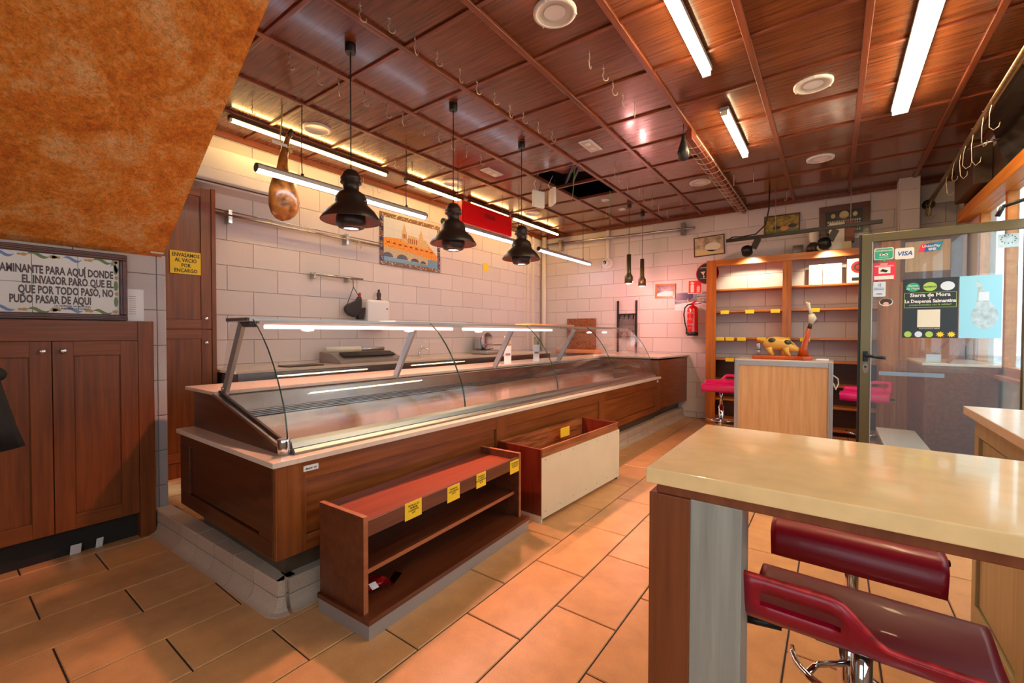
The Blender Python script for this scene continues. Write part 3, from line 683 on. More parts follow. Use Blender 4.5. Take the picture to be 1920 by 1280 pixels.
def small_pendant(loc, zt, label):
    x, y = loc
    t = thing('tube_pendant', label, 'lamp', (x, y, ZC), 'slim tube pendants')
    MB().cyl((x, y, ZC-0.06), (x, y, ZC), 0.03, n=16).build('ceiling_cup', 'black', t)
    MB().cyl((x, y, zt), (x, y, ZC-0.05), 0.0035, n=6).build('cord', 'cable', t)
    MB().lathe((x, y, zt), [(0.0, 0.0), (0.03, 0.0), (0.032, -0.26), (0.036, -0.28), (0.058, -0.315), (0.058, -0.415), (0.05, -0.415), (0.048, -0.33)], 20).build('shade', 'bronze', t)
    MB().lathe((x, y, zt), [(0.0, -0.42), (0.03, -0.418), (0.046, -0.40)], 16).build('bulb', 'bulbs', t)
    point('bulb_light', (x, y, zt-0.44), (1.0, 0.38, 0.34), SMALL_W, 0.03, t)
small_pendant((-2.375, 6.08), 2.45, 'left one of two slim tube pendants by the far wall')
small_pendant((-2.375, 6.62), 2.46, 'right one of two slim tube pendants by the far wall')

# ---------------------------------------------------------------- LED battens
def warm_batten(x, y0, y1, label, grp, wdt=0.02, z=ZC, mat='warm'):
    t = thing('led_batten', label, 'lamp', (x, (y0+y1)/2, z), grp)
    B(x-wdt-0.008, x+wdt+0.008, y0, y1, z-0.05, z-0.021).build('housing', 'darkwood' if mat == 'warm' else 'aluw', t)
    MB().cyl((x, y0+0.02, z-0.06), (x, y1-0.02, z-0.06), wdt*0.8, n=12).build('diffuser', mat, t)
    for yy in (y0, y1-0.02): B(x-wdt, x+wdt, yy, yy+0.02, z-0.075, z-0.04).build('end_cap', 'white', t)
warm_batten(-4.12, 1.60, 3.22, 'longest warm LED batten above the counter wall, left of the others', 'warm LED battens by the left wall')
warm_batten(-4.10, 3.47, 4.45, 'warm LED batten between the nearest one and the red box', 'warm LED battens by the left wall')
warm_batten(-4.06, 4.55, 5.45, 'warm LED batten behind the red box', 'warm LED battens by the left wall')
warm_batten(-4.06, 5.55, 6.96, 'warm LED batten nearest the far wall corner', 'warm LED battens by the left wall')
def flat_batten(x, y0, y1, hw, label):
    t = thing('ceiling_batten', label, 'lamp', (x, (y0+y1)/2, ZC), 'wide LED battens on the ceiling')
    B(x-hw-0.008, x+hw+0.008, y0, y1, ZC-0.05, ZC-0.02).build('housing', 'aluw', t)
    B(x-hw, x+hw, y0+0.015, y1-0.015, ZC-0.085, ZC-0.05).build('diffuser', 'warm2', t, 0.01)
    for yy in (y0, y1-0.015): B(x-hw, x+hw, yy, yy+0.015, ZC-0.085, ZC-0.05).build('end_cap', 'white', t)
flat_batten(-0.725, 2.0, 3.26, 0.026, 'bright LED ceiling batten cut by the top edge, left of the thick one')
flat_batten(-0.735, 3.90, 4.97, 0.024, 'short LED ceiling batten farther back, before the black track lights')
flat_batten(0.41, 2.85, 4.72, 0.048, 'thickest LED ceiling batten at the upper right')
b = thing('emergency_light', 'white emergency light box at the top right edge of the ceiling', 'lamp', (0.62, 3.15, ZC))
B(0.56, 0.68, 3.02, 3.30, ZC-0.045, ZC-0.02).build('body', 'white', b, 0.006); B(0.575, 0.665, 3.04, 3.28, ZC-0.052, ZC-0.045).build('lens', 'diffuse', b, 0.003)
def cool_tube(y0, y1, cords, label):
    x, z = -3.47, 2.535
    t = thing('hanging_tube', label, 'lamp', (x, (y0+y1)/2, z), 'cool white tubes hung over the worktop')
    MB().prism([(x-0.03, z), (x-0.028, z+0.03), (x-0.015, z+0.045), (x+0.015, z+0.045), (x+0.028, z+0.03), (x+0.03, z)], 'y', y0, y1).build('housing', 'aluw', t)
    MB().prism([(x-0.028, z), (x+0.028, z), (x+0.022, z-0.018), (x, z-0.025), (x-0.022, z-0.018)], 'y', y0+0.01, y1-0.01).build('diffuser', 'cool', t)
    for yy in (y0-0.006, y1): MB().cyl((x, yy, z+0.012), (x, yy+0.006, z+0.012), 0.033, n=14).build('end_cap', 'black', t)
    for yy in cords:
        MB().tube([(x, yy, z+0.045), (x+0.004, yy-0.01, z+0.2), (x-0.003, yy, z+0.42), (x, yy, ZC)], 0.004, 6).build('cord', 'cable', t)
        MB().cyl((x, yy, z+0.043), (x, yy, z+0.065), 0.012, n=10).build('clip', 'black', t)
cool_tube(1.53, 3.20, (1.88, 2.95), 'longest cool white tube lamp, hanging before the cured ham')
cool_tube(3.46, 5.05, (3.7, 4.9), 'middle cool white tube lamp, hanging under the red box')
cool_tube(5.40, 7.05, (5.65, 6.8), 'cool white tube lamp nearest the far wall')
# ---------------------------------------------------------------- round ceiling fittings
def downlight(x, y, r, label, lens='diffuse', flush=True, grp='large round ceiling downlights'):
    t = thing('downlight', label, 'lamp', (x, y, ZC), grp)
    MB().lathe((x, y, ZC), [(r, 0.0), (r, -0.012), (r*0.86, -0.018), (r*0.82, -0.014)], 36).build('rim', 'white', t)
    MB().lathe((x, y, ZC), [(r*0.84, -0.013), (r*0.70, -0.005), (0.0, -0.004)], 36).build('lens', lens, t)
    if lens == 'diffuse':
        MB().lathe((x, y, ZC), [(r*0.5, -0.0075), (0.0, -0.008)], 24).build('lamp_disc', 'white', t)
        for a in (0.6, 2.7, 4.8): MB().ell((x+r*0.97*cos(a), y+r*0.97*sin(a), ZC-0.012), 0.008, 0.008, 0.008, 8, 6).build('clip', 'white', t)
downlight(-1.318, 2.213, 0.125, 'large round white downlight at the top edge of the ceiling')
downlight(-0.143, 3.968, 0.125, 'large round white downlight nearest the thick LED batten')
downlight(-0.134, 5.673, 0.125, 'round white downlight above the framed black plaque')
downlight(-1.334, 5.711, 0.125, 'round white downlight left of the hook beam, near the far wall')
downlight(-3.79, 2.19, 0.12, 'round white ceiling speaker right of the cured ham', 'white', grp='round ceiling speakers')
downlight(-3.80, 3.95, 0.12, 'round white ceiling speaker behind the middle bell pendant', 'white', grp='round ceiling speakers')
downlight(-3.76, 5.66, 0.12, 'round white ceiling speaker behind the farthest bell pendant', 'white', grp='round ceiling speakers')
downlight(-2.568, 5.69, 0.05, 'tiny spotlight disc right of the ceiling opening', grp='tiny ceiling spots')
downlight(-2.554, 6.25, 0.05, 'tiny spotlight disc above the slim tube pendants', grp='tiny ceiling spots')
def vent(x, y, label):
    t = thing('ceiling_emergency_light', label, 'lamp', (x, y, ZC), 'recessed emergency lights')
    B(x-0.065, x+0.065, y-0.14, y+0.14, ZC-0.012, ZC+0.0).build('frame', 'white', t, 0.004)
    B(x-0.045, x+0.045, y-0.12, y+0.12, ZC-0.016, ZC-0.012).build('lens', 'diffuse', t, 0.002)
    for k in (-1, 1): MB().lathe((x, y+0.06*k, ZC-0.016), [(0.03, 0), (0.026, -0.004), (0, -0.004)], 16).build('lamp_disc', 'white', t)
vent(-1.95, 3.97, 'rectangular emergency light right of the ceiling opening')
vent(-3.185, 3.957, 'rectangular emergency light between red box and ceiling opening')
vent(-4.27, 3.93, 'rectangular emergency light beside the left wall battens')

# ---------------------------------------------------------------- ceiling hooks
def hook_mesh():
    b = MB(); pts = [(0, 0, 0), (0, 0, -0.035)]
    for k in range(7):
        a = pi*(k/6); pts.append((0, 0.006*sin(2*a), -0.04-0.05*k/6))
    for k in range(9):
        a = -0.1+pi*1.15*k/8; pts.append((0, 0.018-0.018*cos(a), -0.095-0.018*sin(a)))
    b.tube(pts, 0.0032, 5); b.cyl((0, -0.008, -0.03), (0, 0.008, -0.03), 0.003, n=6); return b.mesh('ceiling_hook')
hm = hook_mesh(); hm.materials.append(M['hook'])
def hook(x, y, z, rz, label, grp, nm='ceiling_hook', s=1.0):
    o = bpy.data.objects.new(nm, hm); col.objects.link(o); o.location = (x, y, z); o.rotation_euler = (0, 0, rz); o.scale = (s, s, s)
    tag(o, label, 'hook', grp)
HP = [(675, 0), (729, 24), (778, 65), (819, 91), (862, 122), (894, 146), (927, 168), (956, 192), (981, 206), (1009, 223), (1035, 241), (541, 98), (596, 126), (635, 148), (683, 171), (725, 194), (755, 208), (795, 228), (823, 242), (847, 258), (875, 272), (902, 289), (473, 186), (682, 263), (717, 282), (741, 296), (773, 308), (799, 320), (596, 309), (626, 320), (681, 333), (708, 344), (1105, 93), (1131, 120), (1149, 149), (1168, 172), (1190, 191), (1153, 313), (1161, 325), (1177, 339), (1199, 351), (1206, 361), (1223, 371), (1235, 382), (1251, 394), (1376, 328), (1413, 323), (1475, 359), (1137, 392), (1146, 405)]
ORD = 'first second third fourth fifth sixth seventh eighth ninth tenth eleventh twelfth thirteenth fourteenth fifteenth sixteenth seventeenth eighteenth'.split()
ROWS = [(0, 11, 'row right of the bell pendant cords'), (11, 22, 'row crossing the nearest pendant cord'), (22, 28, 'row above ham and warm battens'), (28, 32, 'row along the left wall'), (32, 37, 'row in mid ceiling left of the beam'), (37, 45, 'row right of the ceiling opening'), (45, 48, 'row by the far wall right of the beam'), (48, 50, 'pair above the slim pendants')]
def ceil_pt(px, py):
    d = f2+r3*((px-960)/FPX)-u3*((py-640)/FPX); k = (ZC-H)/d.z; return d.x*k, d.y*k
for i, q in enumerate(HP):
    x, y = ceil_pt(*q)
    if y > YE-0.1: y = YE-0.15
    hook(x, y, ZC, random.uniform(-0.9, 0.9), next(ORD[i-a]+' bare ceiling hook from the camera, '+n_ for a, b_, n_ in ROWS if a <= i < b_), 'bare ceiling hooks', s=1.0)

# ---------------------------------------------------------------- hook beam on the ceiling
bm_ = thing('hook_beam', 'reddish wooden beam with a rail of wire hooks under the ceiling', 'beam', (-1.06, 5.7, ZC))
B(-1.095, -1.045, 4.15, 7.2, ZC-0.10, ZC-0.02).build('beam', 'redwood', bm_, 0.003); MB().cyl((-1.02, 4.2, ZC-0.07), (-1.02, 7.2, ZC-0.07), 0.006, n=8).build('rod', 'hook', bm_)
MB().cyl((-1.115, 4.2, ZC-0.07), (-1.115, 7.2, ZC-0.07), 0.006, n=8).build('rod', 'hook', bm_)
b = MB(); n = 14
pts = [(-1.07+0.075*cos(pi*k/n), 0, 0.0-0.035*sin(pi*k/n)) for k in range(n+1)]
b.tube([(p[0]+1.07, 0, p[2]) for p in pts]+[(-0.09, 0, 0.02)], 0.0028, 5); hb = b.mesh('beam_hook'); hb.materials.append(M['hook'])
for k in range(18):
    o = bpy.data.objects.new('beam_hook', hb); col.objects.link(o); o.location = (-1.068, 4.3+k*0.16, ZC-0.098); o.rotation_euler = (0, 0, random.uniform(-0.2, 0.2))
    tag(o, ORD[k]+' curved wire hook from the near end of the wooden ceiling beam', 'hook', 'wire hooks on the beam')
lb = thing('leather_flask', 'flat dark leather flask hanging at the near end of the hook beam', 'flask', (-1.09, 4.05, ZC))
MB().tube([(-1.09, 4.05, ZC), (-1.09, 4.05, ZC-0.09)], 0.004, 6).build('strap', 'cable', lb)
MB().lathe((-1.09, 4.05, ZC-0.09), [(0.0, 0.0), (0.014, -0.005), (0.018, -0.05), (0.035, -0.10), (0.05, -0.16), (0.045, -0.21), (0.02, -0.235), (0, -0.238)], 20).build('body', 'leather', lb)

# ---------------------------------------------------------------- cured ham
hx, hy = -3.68, 1.835
hmth = thing('cured_ham', 'whole cured ham hanging by a rope beside the orange stair soffit', 'ham', (hx, hy, ZC))
b = MB(); prof_h = [(2.963, 0.0166, 0.035), (2.922, 0.0208, 0.028), (2.859, 0.027, 0.012), (2.776, 0.0354, 0.0), (2.703, 0.0416, -0.006), (2.63, 0.0572, -0.008), (2.568, 0.0853, -0.006), (2.495, 0.1123, 0.0), (2.422, 0.1227, 0.003), (2.35, 0.1165, 0.0), (2.298, 0.0936, -0.006), (2.261, 0.0572, -0.012), (2.246, 0.0125, -0.015)]
n = 24; vs = []
for z, r, o_ in prof_h:
    for j in range(n):
        a = 2*pi*j/n; vs.append((hx+r*0.72*cos(a)+o_*0.4, hy+r*1.0*sin(a)+o_, z))
b.add(vs, [(i*n+j, i*n+(j+1) % n, (i+1)*n+(j+1) % n, (i+1)*n+j) for i in range(len(prof_h)-1) for j in range(n)], True)
b.build('meat', 'ham', hmth)
MB().lathe((hx+0.014, hy+0.038, 2.94), [(0.015, 0), (0.022, 0.02), (0.020, 0.05), (0.008, 0.075), (0, 0.078)], 14, axis=(0.1, 0.25, 1)).build('hoof', 'hamdark', hmth)
MB().tube([(hx, hy-0.01, ZC), (hx, hy-0.012, 3.05), (hx+0.01, hy-0.03, 2.96), (hx+0.02, hy-0.036, 2.86), (hx+0.04, hy, 2.845), (hx+0.02, hy+0.03, 2.85)], 0.006, 6).build('rope', 'rope', hmth)
MB().obox((hx+0.045, hy-0.05, 2.85), EY, EX, EZ, 0.06, 0.001, 0.012).build('paper_tag', 'paper', hmth)
MB().ell((hx+0.03, hy+0.04, 2.825), 0.014, 0.02, 0.02, 8, 6).build('rope_knot', 'rope', hmth)

# ---------------------------------------------------------------- red box under the ceiling
rb = thing('red_box', 'long glossy red gift box wedged under the ceiling over the counter', 'box', (-3.82, 4.62, 2.70))
B(-3.90, -3.76, 4.08, 5.13, 2.71, 2.985).build('carton', 'red', rb, 0.003); B(-3.757, -3.752, 4.09, 5.12, 2.735, 2.98).build('front_flap', 'red', rb)
text(rb, 'VERELINI', (-3.7515, 4.62, 2.855), EY, EZ, 0.075, 'brownink', 'CENTER', 0.0008, sx=0.8); B(-3.752, -3.7505, 4.49, 4.75, 2.828, 2.834).build('rule', 'sred', rb)
for y in (4.2, 5.0): MB().cyl((-3.83, y, 2.985), (-3.83, y, ZC), 0.004, n=6).build('hanger', 'cable', rb)

# ---------------------------------------------------------------- dangling access points and wires
for i, (x, y, lab) in enumerate(((-2.90, 4.50, 'white network box dangling from a wire, left one of the pair'), (-2.80, 4.66, 'white network box turned edge-on beside the opening'))):
    t = thing('network_box', lab, 'box', (x, y, ZC), 'dangling network boxes')
    b = MB(); rr = 0.35 if i == 0 else -0.9
    ax, ay = Vector((sin(rr), cos(rr), 0)), Vector((cos(rr), -sin(rr), 0))
    b.obox((x, y, 2.94+0.05*i), ax, ay, EZ, 0.085, 0.022, 0.10); b.build('case', 'white', t, 0.012)
    MB().tube([(x, y, 3.03+0.05*i), (x+0.03, y+0.01, 3.1), (x+0.02, y+0.03, ZC+0.05)], 0.004, 6).build('wire', 'cable', t)
    MB().tube([(x-0.02, y, 3.03+0.05*i), (x-0.03, y-0.05, 3.12), (x+0.03, y-0.04, ZC+0.06)], 0.003, 6).build('wire', 'white', t)
def wire(pts, lab, mat='green', r=0.004, nm='earth_wire'): tag(MB().tube(pts, r, 6).build(nm, mat), lab, 'cable')
wire([(-2.36, 4.40, ZC-0.02), (-2.42, 4.5, 3.05), (-2.55, 4.72, 2.98), (-2.62, 4.82, 2.95)], 'green and yellow wire hanging from the nearer ceiling opening')
wire([(-2.33, 5.3, ZC-0.02), (-2.35, 5.38, 3.05), (-2.40, 5.45, 2.95), (-2.42, 5.48, 2.86)], 'green and yellow wire hanging from the farther ceiling opening')

# ---------------------------------------------------------------- low cabinets under the stairs
def panel_door(root, nm, x, y0, y1, z0, z1, sw=0.11, mat='cab', matr='caby', knob=None, t=0.022):
    d = B(x-t, x-t+0.012, y0, y1, z0, z1).build(nm, mat, root)
    B(x-t+0.004, x-t+0.014, y0+sw+0.004, y1-sw-0.004, z0+sw+0.004, z1-sw-0.004).build('panel', mat, d, 0.002)
    for a, b_ in ((y0, y0+sw), (y1-sw, y1)): B(x-t, x, a, b_, z0, z1).build('stile', mat, d, 0.002)
    for a, b_ in ((z0, z0+sw), (z1-sw, z1)): B(x-t, x, y0+sw, y1-sw, a, b_).build('rail', matr, d, 0.002)
    if knob:
        MB().lathe((x, knob[0], knob[1]), [(0.006, 0.0), (0.006, 0.012), (0.014, 0.016), (0.015, 0.024), (0.008, 0.028), (0, 0.028)], 16, axis=(1, 0, 0)).build('knob', 'chrome', d)
    return d
cb = thing('wall_cabinet', 'low brown panelled cabinet under the stair soffit with two doors', 'cabinet', (-3.6, 0.3, 0))
B(-3.66, -3.605, -0.95, 0.92, 0.165, 1.33).build('carcass', 'cab', cb); B(-3.66, -3.585, -0.95, 0.925, 1.27, 1.39).build('top_rail', 'caby', cb, 0.002)
B(-3.66, -3.58, 0.855, 0.935, 0.0, 1.392).build('end_stile', 'cab', cb, 0.002); B(-3.655, -3.65, -0.95, 0.86, 0.0, 0.165).build('toe_board', 'plenum', cb)
B(-3.66, -3.59, -0.95, -0.9, 0, 0.2).build('foot', 'cab', cb)
panel_door(cb, 'door', -3.58, 0.473, 0.853, 0.165, 1.268, 0.085, knob=(0.515, 1.213))
panel_door(cb, 'door', -3.58, 0.09, 0.469, 0.165, 1.268, 0.085, knob=(0.432, 1.213))
panel_door(cb, 'door', -3.58, -0.30, 0.086, 0.165, 1.268, 0.085); panel_door(cb, 'door', -3.58, -0.69, -0.304, 0.165, 1.268, 0.085)
for k, y in enumerate((0.56, 0.665)):
    b = MB(); b.obox((-3.615, y, 0.034), (1, 0, -0.5), EY, (0.5, 0, 1), 0.003, 0.024-0.008*k, 0.036)
    tag(b.build('paper_scrap', 'paper', None, 0.002), ('larger' if k == 0 else 'smaller')+' white scrap sticking out under the low brown cabinet', 'paper')
# coat hanging at the left edge on a stand
ct = thing('coat', 'black coat hanging from a stand at the left picture edge', 'coat', (-2.6, 0.0, 0))
MB().cyl((-2.62, 0.02, 0), (-2.62, 0.02, 1.7), 0.015, n=10).build('stand_pole', 'black', ct); MB().lathe((-2.62, 0.02, 0), [(0.16, 0.0), (0.16, 0.015), (0.02, 0.03), (0.015, 0.05)], 24).build('stand_foot', 'black', ct)
b = MB(); n = 20; vs = []
for z, ry, rx, oy in ((0.85, 0.225, 0.10, 0.008), (0.95, 0.205, 0.10, 0.006), (1.08, 0.18, 0.09, 0.004), (1.2, 0.16, 0.09, 0), (1.4, 0.16, 0.09, 0), (1.52, 0.13, 0.07, 0), (1.58, 0.05, 0.05, 0)):
    for j in range(n):
        a = 2*pi*j/n; f_ = 1+0.06*sin(5*a)
        vs.append((-2.62+rx*f_*cos(a), 0.02+oy+ry*f_*sin(a), z+(0.015*sin(a) if z < 0.9 else 0)))
b.add(vs, [(i*n+j, i*n+(j+1) % n, (i+1)*n+(j+1) % n, (i+1)*n+j) for i in range(6) for j in range(n)]+[tuple(range(n-1, -1, -1))], True); b.build('cloth', 'coatblk', ct)
MB().ell((-2.56, 0.175, 1.16), 0.03, 0.042, 0.032, 12, 8).build('cuff', 'coatblk', ct)

# ---------------------------------------------------------------- framed tile sign
sg = thing('framed_tile_sign', 'wood-framed glazed tile sign with brown lettering above the low cabinet', 'sign', (-3.62, 0.3, 1.393))
sy0, sy1, sz0, sz1 = -0.62, 0.815, 1.395, 1.808
fr_ = [(0, 0.0, 0.030), (0.012, 0.008, 0.040), (0.026, 0.0, 0.030)]
for (y0, y1, z0, z1) in ((sy0, sy1, sz1-0.036, sz1), (sy0, sy1, sz0, sz0+0.036), (sy1-0.036, sy1, sz0+0.036, sz1-0.036), (sy0, sy0+0.036, sz0+0.036, sz1-0.036)):
    f_ = B(-3.655, -3.615, y0, y1, z0, z1).build('frame_bar', 'frame', sg, 0.005)
    B(-3.617, -3.607, y0+0.009 if y1-y0 > 0.1 else y0+0.012, y1-0.009 if y1-y0 > 0.1 else y1-0.012, z0+0.012 if y1-y0 > 0.1 else z0, z1-0.012 if y1-y0 > 0.1 else z1).build('moulding', 'frame', f_, 0.003)
ty1, tz0, tz1 = sy1-0.036, sz0+0.036, sz1-0.036
tw, th = 0.187, (tz1-tz0)/2
k = 0
while ty1-k*tw > sy0+0.05:
    for r_ in (0, 1):
        a1 = ty1-k*tw; a0 = max(a1-tw, sy0+0.036)
        B(-3.655, -3.634, a0+0.0008, a1-0.0008, tz0+r_*th+0.0008, tz0+(r_+1)*th-0.0008).build('tile', 'glaze', sg, 0.0015)
    k += 1
xs = -3.6338
for s, yr, z, sz in (('CAMINANTE PARA AQUÍ DONDE', 0.750, 1.655, 0.062), ('EL INVASOR PARÓ QUE EL', 0.750, 1.598, 0.062), ('QUE POR TODO PASÓ, NO', 0.750, 1.541, 0.062), ('PUDO PASAR DE AQUI', 0.648, 1.487, 0.062)):
    text(sg, s, (xs, yr, z), EY, EZ, sz, 'brownink', 'RIGHT', 0.0024, sx=0.52)
text(sg, 'LA DESPENSA SALMANTINA\nALGO MAS QUE UN NOMBRE', (xs, 0.645, 1.469), EY, EZ, 0.0145, 'brownink', 'RIGHT', 0.0004, sx=0.85)
def leafshape(b, y, z, L, Hh, up_, x=xs):
    n = 8; pts = [(y-L/2+L*i/n, z+up_*Hh*0.5*sin(pi*i/n)+Hh*0.35*sin(2*pi*i/n)) for i in range(n+1)]+[(y+L/2-L*i/n, z-up_*Hh*0.15*sin(pi*i/n)+Hh*0.35*sin(2*pi*(n-i)/n)) for i in range(1, n)]
    m_ = len(pts); b.add([(x, p[0], p[1]) for p in pts], [tuple(range(m_))])
lv, bl, gd = MB(), MB(), MB()
for zz, sgn in ((tz1-0.018, 1), (tz0+0.018, -1)):
    for k in range(5):
        yy = 0.70-0.27*k; leafshape(lv, yy, zz, 0.095, 0.034, sgn); leafshape(bl, yy-0.13, zz, 0.085, 0.030, -sgn)
        for dy, r_ in ((-0.055, 0.010), (-0.073, 0.007), (-0.19, 0.008), (-0.205, 0.010), (0.058, 0.012)):
            gd.add([(xs+0.0002, yy+dy+r_*1.2*cos(a), zz+0.9*r_*sin(a)) for a in [2*pi*i/12 for i in range(12)]], [tuple(range(12))])
for k in range(3):
    zz = tz0+0.08+0.10*k
    lv.add([(xs, 0.762+0.010*sin(a), zz+0.032*cos(a)) for a in [2*pi*i/12 for i in range(12)]], [tuple(range(11, -1, -1))])
    gd.add([(xs+0.0002, 0.765+0.009*sin(a), zz+0.05+0.012*cos(a)) for a in [2*pi*i/12 for i in range(12)]], [tuple(range(11, -1, -1))])
leafshape(bl, 0.757, tz1-0.05, 0.04, 0.07, 1)
lv.build('painted_leaves', 'leaf', sg); bl.build('painted_blue_scrolls', 'blueglaze', sg); gd.build('painted_gold_scrolls', 'gold', sg)
nt_ = thing('wall_notice', 'white printed sheet in a plastic sleeve beside the framed tile sign', 'notice', (-3.655, 0.865, 1.4))
B(-3.659, -3.657, 0.822, 0.905, 1.395, 1.60).build('sheet', 'paper', nt_)
b = MB()
for k in range(9): b.add([(-3.6565, 0.83, 1.44+0.014*k), (-3.6565, 0.865, 1.44+0.014*k), (-3.6565, 0.865, 1.442+0.014*k), (-3.6565, 0.83, 1.442+0.014*k)], [(0, 1, 2, 3)])
b.build('printed_lines', 'ink', nt_)

# ---------------------------------------------------------------- tall cabinet behind the counter
tc_ = thing('tall_cabinet', 'tall narrow brown two-door cabinet behind the counter end', 'cabinet', (-4.4, 1.3, 0.13))
B(-4.575, -4.32, 1.055, 1.555, 0.13, 2.54).build('carcass', 'cab', tc_, 0.002); B(-4.32, -4.295, 1.525, 1.558, 0.13, 2.545).build('end_stile', 'cab', tc_, 0.002)
panel_door(tc_, 'door', -4.298, 1.06, 1.522, 1.352, 2.535, 0.075, knob=(1.478, 1.44)); panel_door(tc_, 'door', -4.298, 1.06, 1.522, 0.26, 1.345, 0.075, knob=(1.478, 1.235))
B(-4.33, -4.31, 1.06, 1.522, 0.13, 0.255).build('toe_board', 'cab', tc_)
yc = B(-4.2975, -4.2955, 1.232, 1.445, 1.80, 1.985).build('yellow_notice', 'yellow', tc_, label='yellow notice in a plastic sleeve')
text(yc, 'ENVASAMOS\nAL VACIO\nPOR\nENCARGO', (-4.295, 1.34, 1.94), EY, EZ, 0.042, 'ink', 'CENTER', 0.0008, sx=0.8)

# ---------------------------------------------------------------- things on the left wall
ac = thing('air_conditioner', 'long white wall unit under the ceiling beside the stair soffit', 'air conditioner', (-4.5, 1.8, 2.6))
MB().prism([(-4.58, 2.60), (-4.42, 2.62), (-4.385, 2.66), (-4.375, 2.74), (-4.375, 2.93), (-4.39, 2.945), (-4.58, 2.945)], 'y', 1.05, 2.31).build('case', 'white', ac, 0.004)
B(-4.3765, -4.3725, 1.08, 2.28, 2.752, 2.92).build('front_grille_panel', 'white', ac)
B(-4.43, -4.385, 1.1, 2.26, 2.632, 2.638).build('air_flap', 'grille', ac)
rl_ = thing('hanging_rail', 'long steel hanging rail on the left wall running to the city picture', 'rail', (-4.52, 2.5, 2.4))
MB().cyl((-4.50, 1.60, 2.40), (-4.50, 3.44, 2.385), 0.013, n=10).build('rod', 'steel', rl_); MB().cyl((-4.50, 1.60, 2.435), (-4.50, 3.44, 2.42), 0.006, n=8).build('wire', 'steel', rl_)
for y in (1.75, 2.96): B(-4.58, -4.49, y-0.015, y+0.015, 2.33, 2.45).build('bracket', 'steel', rl_)
MB().tube([(-4.49, 3.1, 2.39), (-4.47, 3.12, 2.36), (-4.48, 3.14, 2.33), (-4.49, 3.12, 2.31)], 0.004, 6).build('loose_hook', 'hook', rl_)
rs = thing('utensil_rail', 'short steel utensil rail on the left wall above the soap dispenser', 'rail', (-4.54, 2.85, 1.94))
MB().cyl((-4.51, 2.53, 1.955), (-4.51, 3.17, 1.955), 0.012, n=10).build('rod', 'steel', rs)
for y in (2.57, 2.98): B(-4.58, -4.50, y-0.012, y+0.012, 1.90, 1.97).build('bracket', 'steel', rs)
bt = thing('wineskin', 'black leather wineskin hanging from the short utensil rail', 'wineskin', (-4.5, 3.04, 1.94))
MB().tube([(-4.50, 3.03, 1.94), (-4.49, 3.03, 1.85), (-4.48, 2.93, 1.62), (-4.47, 2.92, 1.58)], 0.004, 6).build('cord', 'cable', bt)
MB().tube([(-4.49, 3.03, 1.85), (-4.47, 3.10, 1.73)], 0.004, 6).build('cord', 'cable', bt)
MB().prism([(2.90, 1.60), (2.93, 1.645), (2.99, 1.67), (3.05, 1.70), (3.085, 1.75), (3.11, 1.745), (3.115, 1.68), (3.11, 1.61), (3.08, 1.53), (3.02, 1.50), (2.95, 1.52), (2.91, 1.56)], 'x', -4.50, -4.44).build('skin', 'leather', bt, 0.02)
MB().lathe((-4.47, 3.10, 1.73), [(0.016, 0), (0.014, 0.03), (0.018, 0.035), (0.012, 0.06), (0, 0.06)], 12).build('nozzle', 'extred', bt)
MB().prism([(3.08, 1.48), (3.08, 1.60), (3.17, 1.62), (3.17, 1.60), (3.15, 1.48)], 'x', -4.52, -4.46).build('pouch', 'black', bt)
ds = thing('towel_dispenser', 'rounded white paper towel dispenser on the left wall', 'dispenser', (-4.5, 3.35, 1.45))
B(-4.58, -4.44, 3.19, 3.515, 1.36, 1.72).build('case', 'white', ds, 0.03); MB().prism([(3.45, 1.61), (3.465, 1.63), (3.48, 1.61)], 'x', -4.442, -4.438).build('mark', 'ink', ds)
fg = thing('figurine', 'small dark figurine standing on the paper towel dispenser', 'figurine', (-4.5, 3.39, 1.72))
MB().lathe((-4.5, 3.39, 1.72), [(0.03, 0), (0.03, 0.012), (0.02, 0.02), (0.026, 0.05), (0.028, 0.085), (0.012, 0.10), (0.016, 0.115), (0.012, 0.13), (0, 0.134)], 14).build('figure', 'hamdark', fg)
# tiled picture of the city
tp = thing('tile_picture', 'glazed tile picture of a cathedral and stone bridge on the left wall', 'picture', (-4.57, 3.98, 2.18))
O_ = Vector((-4.578, 3.462, 2.178)); W_, H_ = 1.036, 0.662
bd = 0.055
k = 0
for i in range(16):
    for (u, v, ww, hh) in ((i*W_/16, 0, W_/16, bd), (i*W_/16, H_-bd, W_/16, bd)):
        plate(O_, EY, EZ, rect(u+.0006, u+ww-.0006, v+.0006, v+hh-.0006), 0, 0.010).build('border_tile', 'navy' if (i+k) % 2 else 'border', tp)
    k += 1
for i in range(9):
    hh = (H_-2*bd)/9
    for u in (0, W_-bd): plate(O_, EY, EZ, rect(u+.0006, u+bd-.0006, bd+i*hh+.0006, bd+(i+1)*hh-.0006), 0, 0.010).build('border_tile', 'border' if i % 2 else 'navy', tp)
dots = MB(); random.seed(3)
for i in range(150):
    if i % 3: u, v = random.uniform(0.01, W_-0.01), random.choice((random.uniform(0.006, bd-0.008), H_-random.uniform(0.008, bd-0.006)))
    else: u, v = random.choice((random.uniform(0.006, bd-0.008), W_-random.uniform(0.008, bd-0.006))), random.uniform(0.01, H_-0.01)
    r_ = random.uniform(0.004, 0.010); q = plate(O_, EY, EZ, oval(u, v, r_, r_*0.7, 7), 0.0102, 0.0106); dots.add(q.v, q.f)
dots.build('border_pattern', 'glaze', tp)['kind'] = 'stuff'
nx, nz = 6, 4; iw, ih = (W_-2*bd)/nx, (H_-2*bd)/nz
